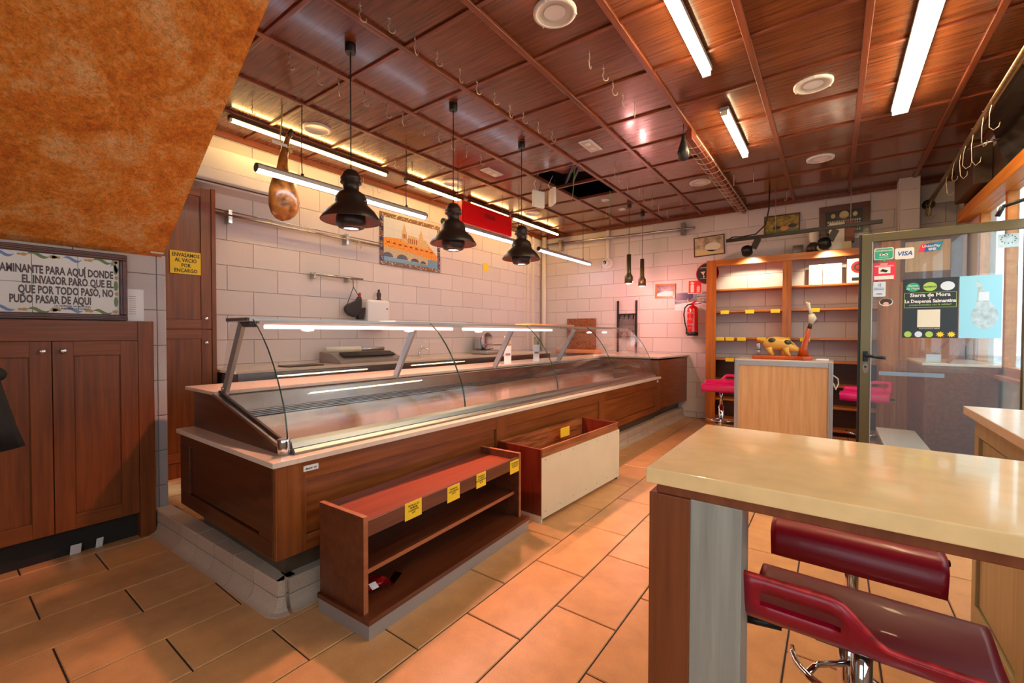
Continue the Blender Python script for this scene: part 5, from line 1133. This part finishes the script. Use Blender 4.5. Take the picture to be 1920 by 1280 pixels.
b.add(vs, [(i*n+j, i*n+(j+1) % n, (i+1)*n+(j+1) % n, (i+1)*n+j) for i in range(len(prof_p)-1) for j in range(n)]+[tuple(range(n-1, -1, -1)), tuple((len(prof_p)-1)*n+j for j in range(n))], True)
pg = b.build('pig_body', 'pig', jb)
for u in (0.15, 0.29):
    for dy in (-0.035, 0.035): MB().tube([jpt(u, 0.08)+Vector((0, dy, 0)), jpt(u+0.01, 0.035)+Vector((0, dy*1.05, 0)), jpt(u+0.035, 0.0)+Vector((0, dy*1.1, 0))], [0.032, 0.02, 0.014], 10).build('pig_leg', 'pig', jb)
MB().ell(jpt(0.175, 0.148)+Vector((0, -0.045, 0)), 0.035, 0.022, 0.025, 14, 10).build('spot', 'pigspot', pg); MB().ell(jpt(0.30, 0.128)+Vector((0, -0.038, 0)), 0.036, 0.022, 0.027, 14, 10).build('spot', 'pigspot', pg)
for dy in (-0.03, 0.03): MB().obox(jpt(0.345, 0.125)+Vector((0, dy, 0)), (0.6, 0, -0.5), EY, (0.5, 0, 0.6), 0.02, 0.012, 0.004).build('ear', 'pig', pg, 0.003)
MB().tube([jpt(0.09, 0.12), jpt(0.075, 0.135), jpt(0.08, 0.15), jpt(0.095, 0.142)], 0.004, 6).build('tail', 'pig', pg)
po = MB(); po.tube([jpt(0.43, 0.0), jpt(0.435, 0.08), jpt(0.455, 0.18), jpt(0.475, 0.27)], [0.05, 0.028, 0.022, 0.018], 14); po.build('post', 'carve', jb)
MB().tube([jpt(0.475, 0.265), jpt(0.485, 0.31)], [0.02, 0.016], 12).build('collar', 'hamdark', jb)
MB().tube([jpt(0.485, 0.31), jpt(0.50, 0.36), jpt(0.49, 0.40)], [0.016, 0.034, 0.024], 14).build('clamp', 'bone', jb); MB().tube([jpt(0.49, 0.40), jpt(0.475, 0.45), jpt(0.465, 0.50), jpt(0.445, 0.515)], [0.014, 0.012, 0.016, 0.008], 12).build('clamp_screw', 'bone', jb)
MB().tube([jpt(0.50, 0.38), jpt(0.545, 0.325), jpt(0.51, 0.315)], 0.003, 6).build('wire_loop', 'oldpole', jb)
fgm = thing('totem_figure', 'tiny dark figure standing at the tail of the carved pig', 'figurine', (-0.605, 5.04, zt+0.036))
MB().lathe((-0.605, 5.04, zt+0.036), [(0.0, 0.0), (0.018, 0.0), (0.018, 0.05), (0.014, 0.055), (0.018, 0.06), (0.018, 0.11), (0.008, 0.118), (0.008, 0.122)], 14).build('body', 'aluw', fgm); MB().lathe((-0.605, 5.04, zt+0.036), [(0.019, 0.052), (0.019, 0.06)], 14).build('belt', 'hamdark', fgm); MB().ell((-0.605, 5.04, zt+0.036+0.138), 0.02, 0.016, 0.02, 12, 8).build('head', 'carve', fgm)
tag(B(-0.13, -0.03, 4.98, 5.12, pz+0.011, pz+0.024).build('napkin', 'paper', None, 0.004), 'small white napkin at the right end of the stand', 'napkin')

# ---------------------------------------------------------------- bar stools
def make_stool(mat, label):
    t = thing('bar_stool', label, 'stool')
    W2 = 0.203
    # profile across the seat (y, z): raised back lip at -y, waterfall front at +y
    prf = [(-0.165, 0.115), (-0.158, 0.085), (-0.150, 0.055), (-0.138, 0.028), (-0.115, 0.008), (-0.08, 0.0), (0.0, 0.002), (0.06, 0.012), (0.10, 0.016), (0.125, 0.010), (0.142, -0.010), (0.150, -0.04), (0.155, -0.075)]
    nu = 24; b = MB(); th = 0.012; idx = {}
    def lip(u):
        s_ = (u+1)/2
        k = min(1, max(0, (s_-0.38)/0.22)); k = k*k*(3-2*k)
        return 1.0-0.68*k
    def pt(i, j, off):
        u = -1+2*i/nu; y, z = prf[j]
        y0, z0 = prf[max(j-1, 0)]; y1, z1 = prf[min(j+1, len(prf)-1)]
        if j <= 4:
            f_ = lip(u); zz = prf[4][1]+(z-prf[4][1])*f_; yy = prf[4][0]+(y-prf[4][0])*(0.5+0.5*f_)
        else: yy, zz = y, z
        ty, tz = y1-y0, z1-z0; L = math.hypot(ty, tz); ny, nz_ = -tz/L, ty/L
        e_ = 1.0-0.03*max(0, (abs(j-6)-4))/3
        return (u*W2*e_, yy-ny*off, 0.705+zz-nz_*off)
    J = len(prf)
    for side, off in ((0, 0.0), (1, th)):
        for i in range(nu+1):
            for j in range(J): idx[(side, i, j)] = len(b.v); b.v.append(Vector(pt(i, j, off)))
    def is_hole(i, j): return j == 1 and 2 <= i <= 9
    def fq(a, b2, c, d_, sm=True): b.f.append([a, b2, c, d_]); b.sm.append(sm)
    for i in range(nu):
        for j in range(J-1):
            if is_hole(i, j): continue
            fq(idx[0, i, j], idx[0, i+1, j], idx[0, i+1, j+1], idx[0, i, j+1]); fq(idx[1, i, j], idx[1, i, j+1], idx[1, i+1, j+1], idx[1, i+1, j])
    for i in range(nu):
        fq(idx[0, i, 0], idx[1, i, 0], idx[1, i+1, 0], idx[0, i+1, 0], False); fq(idx[0, i, J-1], idx[0, i+1, J-1], idx[1, i+1, J-1], idx[1, i, J-1], False)
    for j in range(J-1):
        fq(idx[0, 0, j], idx[0, 0, j+1], idx[1, 0, j+1], idx[1, 0, j], False); fq(idx[0, nu, j], idx[1, nu, j], idx[1, nu, j+1], idx[0, nu, j+1], False)
    for i in range(2, 10):
        fq(idx[0, i, 1], idx[0, i+1, 1], idx[1, i+1, 1], idx[1, i, 1], False); fq(idx[0, i, 2], idx[1, i, 2], idx[1, i+1, 2], idx[0, i+1, 2], False)
    for j in (1,):
        fq(idx[0, 2, j], idx[1, 2, j], idx[1, 2, j+1], idx[0, 2, j+1], False); fq(idx[0, 10, j], idx[0, 10, j+1], idx[1, 10, j+1], idx[1, 10, j], False)
    b.build('seat', mat, t)
    MB().tube([Vector(pt(i, 0, th/2)) for i in range(nu+1)], 0.0062, 8).build('worn_edge', 'worn' if mat == 'stool' else mat, t)
    B(-0.08, 0.08, -0.07, 0.07, 0.67, 0.692).build('seat_plate', 'black', t, 0.004)
    MB().cyl((0, 0, 0.42), (0, 0, 0.672), 0.019, n=18).build('piston', 'chrome', t); MB().cyl((0, 0, 0.03), (0, 0, 0.45), 0.032, n=20).build('column', 'chrome', t)
    MB().lathe((0, 0, 0), [(0.205, 0.0), (0.205, 0.012), (0.16, 0.03), (0.06, 0.045), (0.034, 0.06)], 40).build('base', 'chrome', t)
    pts = [(0.0, -0.03, 0.32)]+[(-0.15*sin(a)*1.0, -0.06-0.12*(1-cos(a)), 0.30) for a in [pi*k/10 for k in range(-5, 6)]]
    MB().tube([(0.15*sin(a), 0.05+0.16*cos(a), 0.30) for a in [-1.5+3.0*k/14 for k in range(15)]], 0.011, 8).build('foot_ring', 'chrome', t)
    for s_ in (-1, 1): MB().tube([(0.0, 0.03, 0.30), (s_*0.08, 0.10, 0.30), (s_*0.10, 0.165, 0.30)], 0.010, 8).build('ring_arm', 'chrome', t)
    lv_ = MB().tube([(0.0, 0.0, 0.66), (-0.12, -0.02, 0.652), (-0.15, -0.03, 0.652)], 0.005, 8).build('lever', 'chrome', t)
    MB().cyl((-0.145, -0.03, 0.652), (-0.225, -0.05, 0.652), 0.010, n=10).build('lever_grip', 'black', lv_)
    return t
s1 = make_stool('stool', 'crimson bar stool nearest the camera, its worn back lip with a hand slot')
s1.location = (0.058, 1.19, 0); s1.rotation_euler = (0, 0, radians(-2))
s2 = clone(s1, (0.055, 1.735, 0), radians(178), 'crimson bar stool farther under the cream table, its rounded front edge showing')
s3 = make_stool('pink', 'magenta bar stool left of the beech stand')
s3.location = (-1.08, 5.75, 0); s3.rotation_euler = (0, 0, radians(185))
s4 = clone(s3, (0.28, 5.85, 0), radians(172), 'magenta bar stool partly behind the open glass door')

# ---------------------------------------------------------------- cream high table
tb = thing('high_table', 'cream stone-topped high table in the right foreground', 'table', (-0.3, 1.2, 0))
B(-0.337, 1.12, 0.972, 1.551, 0.986, 1.02).build('top', 'marble', tb, 0.0025)
B(-0.318, 1.12, 0.99, 1.54, 0.962, 0.986).build('apron', 'post', tb, 0.002)
B(-0.333, -0.245, 0.985, 1.08, 0.0, 0.962).build('leg', 'post', tb, 0.002); B(-0.2455, -0.145, 0.99, 1.08, 0.0, 0.962).build('leg_facing', 'postgrey', tb, 0.002)
B(-0.333, -0.245, 1.44, 1.535, 0.0, 0.962).build('leg', 'post', tb, 0.002)
B(0.95, 1.05, 1.0, 1.1, 0, 0.962).build('leg', 'post', tb); B(0.95, 1.05, 1.43, 1.53, 0, 0.962).build('leg', 'post', tb)
# ---------------------------------------------------------------- window counter on the right
rc_ = thing('window_counter', 'white-topped wood-panelled counter under the street window', 'counter', (0.8, 2.2, 0))
B(0.50, 1.14, 1.60, 2.93, 0.945, 0.982).build('top', 'ledge', rc_, 0.003)
B(0.545, 1.13, 1.63, 2.87, 0.0, 0.945).build('carcass', 'greenpanel', rc_)
for (y0, y1, z0, z1) in ((1.63, 2.87, 0.0, 0.10), (1.63, 2.87, 0.86, 0.945), (2.80, 2.87, 0.10, 0.86), (2.18, 2.27, 0.10, 0.86), (1.63, 1.70, 0.10, 0.86)):
    B(0.528, 0.546, y0, y1, z0, z1).build('frame_member', 'greenpanel', rc_, 0.003)
for y0, y1 in ((2.275, 2.795), (1.705, 2.175)): B(0.538, 0.546, y0+0.01, y1-0.01, 0.11, 0.85).build('panel', 'greenpanel', rc_, 0.004)
B(0.56, 1.12, 2.87, 2.88, 0.1, 0.94).build('end_panel', 'caby', rc_)

# ---------------------------------------------------------------- open glass door
DY = 4.45
dr = struct(B(0.172, 0.238, DY-0.022, DY+0.022, 0.01, 2.10).build('door_1', 'bronze', None, 0.003), 'bronze aluminium glass shop door standing open, covered in stickers')
B(0.238, 1.10, DY-0.022, DY+0.022, 2.035, 2.10).build('frame_bar', 'bronze', dr, 0.003); B(0.238, 1.10, DY-0.022, DY+0.022, 0.01, 0.12).build('frame_bar', 'bronze', dr, 0.003); B(1.035, 1.10, DY-0.022, DY+0.022, 0.12, 2.035).build('frame_bar', 'bronze', dr, 0.003)
B(0.158, 0.174, DY-0.012, DY+0.024, 0.01, 2.10).build('edge_rebate', 'black', dr)
B(0.236, 1.037, DY-0.003, DY+0.003, 0.118, 2.037).build('pane', 'glassdoor', dr); B(0.236, 0.242, DY-0.024, DY-0.02, 0.118, 2.037).build('glazing_bead', 'aluw', dr)
hd = B(0.190, 0.222, DY-0.034, DY-0.022, 1.105, 1.185).build('handle_plate', 'handle', dr, 0.004)
MB().tube([(0.205, DY-0.03, 1.152), (0.207, DY-0.07, 1.152), (0.225, DY-0.078, 1.150), (0.30, DY-0.075, 1.138), (0.325, DY-0.075, 1.138)], [0.011, 0.011, 0.012, 0.013, 0.011], 10).build('lever', 'handle', hd)
cl_ = plate((0.206, DY-0.022, 1.055), EX, EZ, oval(0, 0, 0.019, 0.042, 22), 0.0, 0.006).build('lock_plate', 'chrome', dr); plate((0.206, DY-0.028, 1.062), EX, EZ, oval(0, 0, 0.008, 0.008, 12)+[], 0.0, 0.004).build('key_slot', 'ink', cl_)
DO = Vector((0, DY-0.0035, 0))
def dpx(px, py):
    d_ = f2+r3*((px-960)/FPX)-u3*((py-640)/FPX); k_ = (DY-0.004)/d_.y; return d_.x*k_, H+d_.z*k_
def stk(nm, mat, pts, lab=None, t0=0.0, t1=0.0012, parent=None): return plate(DO, EX, EZ, pts, t0, t1).build(nm, mat, parent or dr, 0, lab)
def rr4(x0, x1, z0, z1, r=0.012):
    pts = []
    for cx_, cz, a0 in ((x1-r, z0+r, -pi/2), (x1-r, z1-r, 0), (x0+r, z1-r, pi/2), (x0+r, z0+r, pi)):
        pts += [(cx_+r*cos(a0+pi/2*k/4), cz+r*sin(a0+pi/2*k/4)) for k in range(5)]
    return pts
def dtext(p_, s, x, z, size, mat, al='CENTER', bold=0.0, t=0.0022, **k): return text(p_, s, (x, DY-0.0035-t, z), EX, EZ, size, mat, al, bold, **k)
# recommendation bubble
s_ = stk('bubble_sticker', 'white', rr4(0.249, 0.365, 1.895, 1.985)+[], 'green speech-bubble review sticker'); stk('bubble_tail', 'vgreen', [(0.295, 1.897), (0.325, 1.897), (0.31, 1.875)], None, 0.0, 0.0022, s_); stk('bubble_face', 'vgreen', rr4(0.254, 0.36, 1.900, 1.980), None, 0.001, 0.002, s_)
dtext(s_, 'RECOMENDADO', 0.307, 1.958, 0.0145, 'white', bold=0.0002, t=0.0026)
for dx in (-0.013, 0.013): stk('owl_eye', 'white', oval(0.307+dx, 1.933, 0.013, 0.009), None, 0.002, 0.0028, s_); stk('owl_pupil', 'ink', oval(0.307+dx, 1.932, 0.005, 0.005, 12), None, 0.0025, 0.0034, s_)
stk('owl_brow', 'ink', [(0.285, 1.944), (0.307, 1.948), (0.329, 1.944), (0.307, 1.942)], None, 0.002, 0.0028, s_); dtext(s_, 'tripadvisor', 0.307, 1.910, 0.013, 'white', t=0.0026)
s_ = stk('card_sticker', 'white', rr4(0.372, 0.482, 1.888, 1.972), 'white card payment sticker with blue lettering'); dtext(s_, 'VISA', 0.427, 1.915, 0.044, 'sblue', bold=0.0012, t=0.0018, shear=0.25)
x0_, z0_ = 0.502, 1.928
s_ = stk('union_sticker', 'sred', [(0.502, 1.928), (0.555, 1.930), (0.568, 1.99), (0.518, 1.985)], 'red, blue and teal payment sticker'); stk('blue_band', 'sblue', [(0.535, 1.929), (0.60, 1.932), (0.613, 1.995), (0.548, 1.988)], None, 0.001, 0.0018, s_); stk('teal_band', 'steal', [(0.585, 1.931), (0.622, 1.934), (0.640, 2.0), (0.60, 1.994)], None, 0.0015, 0.0022, s_)
dtext(s_, 'UnionPay', 0.572, 1.962, 0.026, 'white', bold=0.0004, t=0.0028, shear=0.2); dtext(s_, '银联', 0.58, 1.938, 0.022, 'white', bold=0.0004, t=0.0028)
# video surveillance
s_ = stk('surveillance_sticker', 'sred', rect(0.243, 0.378, 1.735, 1.872), 'red video surveillance sticker'); dtext(s_, 'ZONA\nVIDEOVIGILADA', 0.31, 1.855, 0.0155, 'white', bold=0.0003, t=0.0018)
stk('white_field', 'white', rect(0.278, 0.348, 1.787, 1.835), None, 0.001, 0.0018, s_); stk('camera_pictogram', 'ink', [(0.285, 1.805), (0.30, 1.822), (0.335, 1.81), (0.325, 1.795)], None, 0.0015, 0.0026, s_); stk('white_field', 'white', rect(0.252, 0.368, 1.742, 1.770), None, 0.001, 0.0018, s_)
s_ = stk('contactless_sticker', 'spale', rr4(0.247, 0.322, 1.61, 1.725, 0.006), 'pale contactless payment sticker'); dtext(s_, 'PAGO CON\nSEGURIDAD', 0.284, 1.672, 0.011, 'sblue', t=0.0018); dtext(s_, 'VISA', 0.284, 1.625, 0.018, 'sblue', t=0.0018, bold=0.0003)
for k in range(3): stk('wave_mark', 'sblue', [(0.276+0.007*k, 1.69-0.003*k), (0.278+0.007*k, 1.69-0.003*k), (0.281+0.007*k, 1.70), (0.278+0.007*k, 1.71+0.003*k), (0.276+0.007*k, 1.71+0.003*k), (0.278+0.007*k, 1.70)], None, 0.001, 0.0018, s_)
s_ = stk('head_sticker', 'white', oval(0.325, 1.57-0.005, 0.041, 0.030, 28), 'oval sticker of a dark curly head'); stk('hair', 'hamdark', oval(0.325, 1.568, 0.037, 0.026, 24), None, 0.001, 0.0018, s_); stk('face', 'skin', oval(0.325, 1.553, 0.017, 0.014, 20), None, 0.0015, 0.0024, s_)
# black poster
X0, X1, Z0, Z1 = 0.413, 0.722, 1.295, 1.756
pp = [dpx(1693, 524), dpx(1798, 519), dpx(1798, 632), dpx(1693, 633)]
X0, X1, Z0, Z1 = pp[0][0], pp[1][0], pp[3][1], pp[0][1]
s_ = stk('black_poster', 'sdark', rect(X0, X1, Z0, Z1), 'dark poster with two ham producers names in white')
XC, PW, PH = (X0+X1)/2, X1-X0, Z1-Z0
for k, m_ in enumerate(('vgreen', 'slime', 'spale')): stk('brand_badge', m_, oval(X0+PW*(0.19+0.31*k), Z1-PH*0.14, PW*0.125, PH*0.075), None, 0.001, 0.0018, s_)
dtext(s_, 'Sierra\nde Mora', X0+PW*0.19, Z1-PH*0.13, 0.022, 'white', t=0.0024, bold=0.0003); dtext(s_, 'NUTRIFUIT', X0+PW*0.5, Z1-PH*0.155, 0.014, 'sdark', t=0.0024, bold=0.0003)
for a in (rect(X0+PW*0.03, X1-PW*0.03, Z1-PH*0.24, Z1-PH*0.235), rect(X0+PW*0.03, X1-PW*0.03, Z1-PH*0.49, Z1-PH*0.485), rect(X0+PW*0.03, X0+PW*0.037, Z1-PH*0.49, Z1-PH*0.24), rect(X1-PW*0.037, X1-PW*0.03, Z1-PH*0.49, Z1-PH*0.24)): stk('border_line', 'slime', a, None, 0.001, 0.0018, s_)
dtext(s_, 'Sierra de Mora', XC, Z1-PH*0.305, 0.036, 'white', t=0.0018, bold=0.001); dtext(s_, 'y', XC, Z1-PH*0.345, 0.024, 'white', t=0.0018); dtext(s_, 'La Despensa Salmantina', XC, Z1-PH*0.405, 0.0335, 'white', t=0.0018, bold=0.001, sx=0.86); dtext(s_, '¡comprometidos con la calidad!', XC, Z1-PH*0.455, 0.018, 'slime', t=0.0018, shear=0.2)
stk('printed_parchment', 'bone', rect(X0+PW*0.28, X0+PW*0.69, Z0+PH*0.18, Z0+PH*0.475), None, 0.001, 0.0018, s_); dtext(s_, 'GUSTA QUE ESTE SABOR', XC, Z0+PH*0.15, 0.010, 'white', t=0.0018)
for k in range(5):
    cxk, czk = X0+PW*(0.11+0.195*k), Z0+PH*0.06
    if k < 3: stk('seal', ('slime', 'spale', 'slime')[k], oval(cxk, czk, PW*0.07, PH*0.05), None, 0.001, 0.0018, s_)
    else: stk('star_seal', 'yellow', [(cxk+PW*(0.08 if i % 2 == 0 else 0.045)*cos(pi*i/9), czk+PH*(0.052 if i % 2 == 0 else 0.03)*sin(pi*i/9)) for i in range(18)], None, 0.001, 0.0018, s_)
q0, q1, q2 = dpx(1799, 518), dpx(1872, 514), dpx(1872, 630)
s_ = stk('blue_ham_poster', 'scyan', rect(q0[0]+0.002, q1[0]+0.02, Z0, q0[1]), 'pale blue poster with a printed ham'); hx_, hz_ = dpx(1846, 590)
stk('printed_ham', 'sgrey', [(hx_+0.068*cos(a)*(1-0.25*max(0, sin(a))), hz_+0.10*sin(a)) for a in [2*pi*i/24 for i in range(24)]], None, 0.001, 0.0018, s_)
stk('printed_shank', 'sgrey', [(hx_-0.045, hz_+0.05), (hx_+0.03, hz_+0.06), (hx_-0.01, hz_+0.20), (hx_-0.035, hz_+0.245), (hx_-0.05, hz_+0.235), (hx_-0.035, hz_+0.18)], None, 0.0008, 0.0016, s_)
stk('printed_label', 'spale', rect(hx_-0.03, hx_+0.02, hz_+0.10, hz_+0.16), None, 0.001, 0.0024, s_)
e0, e1 = dpx(1871, 440), dpx(1911, 462)
s_ = stk('star_ring_sticker', 'sgrey', rect(e0[0], e1[0], e1[1], e0[1]), 'grey-blue sticker with a ring of stars')
for k in range(12): stk('star', 'sdark', oval((e0[0]+e1[0])/2+0.035*cos(2*pi*k/12), (e0[1]+e1[1])/2+0.01+0.028*sin(2*pi*k/12), 0.004, 0.004, 5), None, 0.001, 0.0018, s_)
B(0.29, 0.66, DY+0.004, DY+0.005, 1.0, 1.03).build('grey_strip', 'aluw', dr)  # thin grey strip just behind the pane

# ---------------------------------------------------------------- behind the door
wc = thing('wood_wall_cabinet', 'tall amber wood cabinet with a pale door panel seen through the glass door', 'cabinet', (0.8, 6.7, 0))
B(0.43, XR-0.03, 6.52, 6.92, 0.0, 2.42).build('carcass', 'shelf', wc, 0.004); B(0.45, 0.585, 6.505, 6.52, 0.1, 2.38).build('door', 'shelf', wc, 0.004)
B(0.60, 1.08, 6.505, 6.52, 1.90, 2.38).build('frame_panel', 'frame', wc, 0.004); B(0.63, 0.99, 6.495, 6.505, 2.0, 2.33).build('pale_panel', 'beech', wc, 0.004); B(0.60, 1.08, 6.505, 6.52, 0.1, 1.88).build('door', 'shelf', wc, 0.004)
lc = thing('glass_topped_case', 'brown wooden case with sloping glass top beyond the open door', 'display case', (0.85, 5.9, 0))
B(0.66, 1.12, 5.35, 6.45, 0.0, 1.04).build('body', 'caby', lc, 0.004); B(0.645, 1.13, 5.33, 6.46, 1.04, 1.062).build('top', 'ledge', lc, 0.003)
gl_ = MB(); gl_.add([(0.82, 5.42, 1.063), (0.82, 6.2, 1.063), (1.0, 6.2, 1.36), (1.0, 5.42, 1.36)], [(0, 1, 2, 3)]); gl_.add([(0.82, 5.42, 1.063), (1.0, 5.42, 1.36), (1.1, 5.42, 1.36), (1.1, 5.42, 1.063)], [(0, 1, 2, 3)]); gl_.build('glass_cover', 'glass', lc)
for y in (5.42, 6.2): MB().obox((0.91, y, 1.212), (0.18, 0, 0.297), EY, (0.297, 0, -0.18), 0.175, 0.012, 0.012).build('cover_frame', 'rustic', lc)
B(1.0, 1.10, 5.42, 6.2, 1.355, 1.375).build('cover_top', 'rustic', lc)
ac_ = thing('acrylic_holder', 'clear acrylic leaflet holder on the brown case beyond the door', 'leaflet holder', (0.74, 5.55, 1.063))
MB().obox((0.74, 5.55, 1.14), (1, 0, 0), (0, 1, 0.3), (0, -0.3, 1), 0.05, 0.003, 0.075).build('back_sheet', 'glasswin', ac_); MB().obox((0.74, 5.50, 1.10), (1, 0, 0), (0, 1, 0.3), (0, -0.3, 1), 0.05, 0.003, 0.035).build('front_sheet', 'spale', ac_)
lb_ = thing('reflection_block', 'low dark block and white board standing in for the table reflected in the door glass', 'reflection stand-in', (0.55, 5.0, 0))  # solid shape put in for the table top's reflection in the door pane
B(0.36, 0.62, 4.62, 5.5, 0.0, 0.40).build('body', 'ctrdark', lb_, 0.004); MB().prism([(0.34, 4.60), (0.62, 4.60), (0.62, 5.48), (0.34, 5.48)], 'z', 0.40, 0.425).build('reflected_top', 'ledge', lb_, 0.003)
# parked scooter silhouette outside
scp = thing('parked_scooter', 'grey parked scooter on the pavement outside, blurred behind the glass', 'scooter', (2.4, 7.4, -0.02))
for y in (6.95, 8.0): MB().lathe((2.4, y, 0.23), [(0.12, -0.05), (0.22, -0.05), (0.25, 0), (0.22, 0.05), (0.12, 0.05)], 24, axis=(1, 0, 0)).build('wheel', 'black', scp)
MB().prism([(6.9, 0.35), (7.1, 0.75), (7.25, 0.35), (7.6, 0.30), (7.75, 0.68), (8.2, 0.72), (8.25, 0.5), (8.0, 0.35)], 'x', 2.28, 2.52).build('bodywork', 'bin', scp, 0.03); MB().prism([(7.6, 0.68), (7.65, 0.78), (8.2, 0.82), (8.25, 0.72)], 'x', 2.26, 2.54).build('saddle', 'black', scp, 0.02)
MB().tube([(2.4, 6.97, 0.7), (2.4, 7.08, 1.05)], 0.025, 10).build('steering_column', 'black', scp); MB().tube([(2.1, 7.15, 1.08), (2.4, 7.07, 1.06), (2.7, 7.15, 1.08)], 0.015, 8).build('handlebar', 'black', scp); MB().ell((2.4, 6.98, 0.95), 0.1, 0.08, 0.12, 14, 10).build('headlamp_cowl', 'bin', scp)
# house across the street
hs = thing('street_house', 'pale house front across the street behind the window glass', 'building', (14, 12, -0.02))
B(12, 20, -4, 40, -0.02, 11).build('wall', 'build', hs)
for i in range(7):
    for j in range(3):
        w_ = B(11.95, 12.05, 4+i*4.4, 5.2+i*4.4, 1.2+j*3.2, 3.0+j*3.2).build('window', 'bin', hs); B(11.93, 11.95, 4.1+i*4.4, 5.1+i*4.4, 1.3+j*3.2, 2.9+j*3.2).build('pane', 'sblue', w_)
# ---------------------------------------------------------------- pole with wire hooks, television, frame on the right
pr_ = thing('ceiling_pole', 'aged metal pole with wire hooks running along the street side', 'pole', (0.86, 5.0, 2.9))
MB().cyl((0.905, YW, 2.875), (0.82, 2.2, 2.905), 0.022, n=14).build('pole', 'oldpole', pr_); MB().lathe((0.905, YW, 2.875), [(0.06, 0), (0.06, 0.02), (0.035, 0.03), (0.035, 0.05)], 18, axis=(0, -1, 0)).build('wall_flange', 'oldpole', pr_)
B(0.88, 0.93, 7.22, YW, 2.74, 2.86).build('wall_plate', 'oldpole', pr_)
for y in (5.3,): MB().cyl((0.87, y, 2.885), (XR-0.0, y-0.1, 2.91), 0.01, n=8).build('stay', 'chrome', pr_)
wh = MB(); wh.tube([(0, 0, 0.025), (0.012, 0, 0.028), (0.014, 0, 0), (0.0, 0, -0.10), (0.0, 0.0, -0.22), (0.02, 0.0, -0.255), (0.045, 0, -0.235), (0.05, 0, -0.20)], 0.003, 5); whm = wh.mesh('wire_hook'); whm.materials.append(M['hook'])
for i, y in enumerate((4.35, 4.55, 4.9, 5.15, 5.35, 5.6, 6.0, 6.9, 7.05)):
    o = bpy.data.objects.new('wire_hook', whm); col.objects.link(o); o.location = (0.85+0.017*(y-4.3)-0.012, y, 2.892); o.rotation_euler = (0, 0.1*sin(i*3), random.uniform(-0.9, 0.9)); o.scale = (1, 1, 0.75+0.35*((i*37) % 5)/5)
    tag(o, ORD[i]+' long wire hook from the camera on the aged pole', 'hook', 'wire hooks on the pole')
tv = thing('television', 'black television mounted high at the upper right edge', 'television', (1.05, 4.6, 2.6))
MB().obox((1.04, 4.62, 2.83), (0, 1, 0), (1, 0, 0.25), (-0.25, 0, 1), 0.42, 0.025, 0.25).build('case', 'black', tv, 0.006); MB().obox((1.012, 4.62, 2.823), (0, 1, 0), (1, 0, 0.25), (-0.25, 0, 1), 0.40, 0.002, 0.23).build('screen', 'screen', tv)
B(1.06, XR, 4.55, 4.7, 2.78, 2.9).build('wall_arm', 'black', tv)
sb = thing('side_fascia_box', 'dark wooden box beam hanging before the street wall', 'beam', (1.0, 5.9, 2.6))
B(0.98, XR-0.052, 5.55, 6.3, 2.64, 3.0).build('box', 'darkwood', sb, 0.004)
fr2 = thing('framed_list', 'wood-framed printed list at the right edge above the door', 'picture', (1.0, 4.1, 2.2))
MB().obox((1.05, 4.05, 2.32), (0.25, 1, 0), (1, -0.25, 0), (0, 0, 1), 0.16, 0.012, 0.21).build('frame', 'frame', fr2, 0.003); MB().obox((1.036, 4.05, 2.32), (0.25, 1, 0), (1, -0.25, 0), (0, 0, 1), 0.13, 0.003, 0.18).build('print', 'bone', fr2)
MB().tube([(0.90, 4.30, 2.17), (1.0, 4.3, 2.2), (1.1, 4.3, 2.21)], 0.012, 8).build('door_closer_arm', 'black', fr2); MB().tube([(0.90, 4.30, 2.17), (0.88, 4.32, 2.11)], 0.014, 8).build('closer_joint', 'black', fr2)
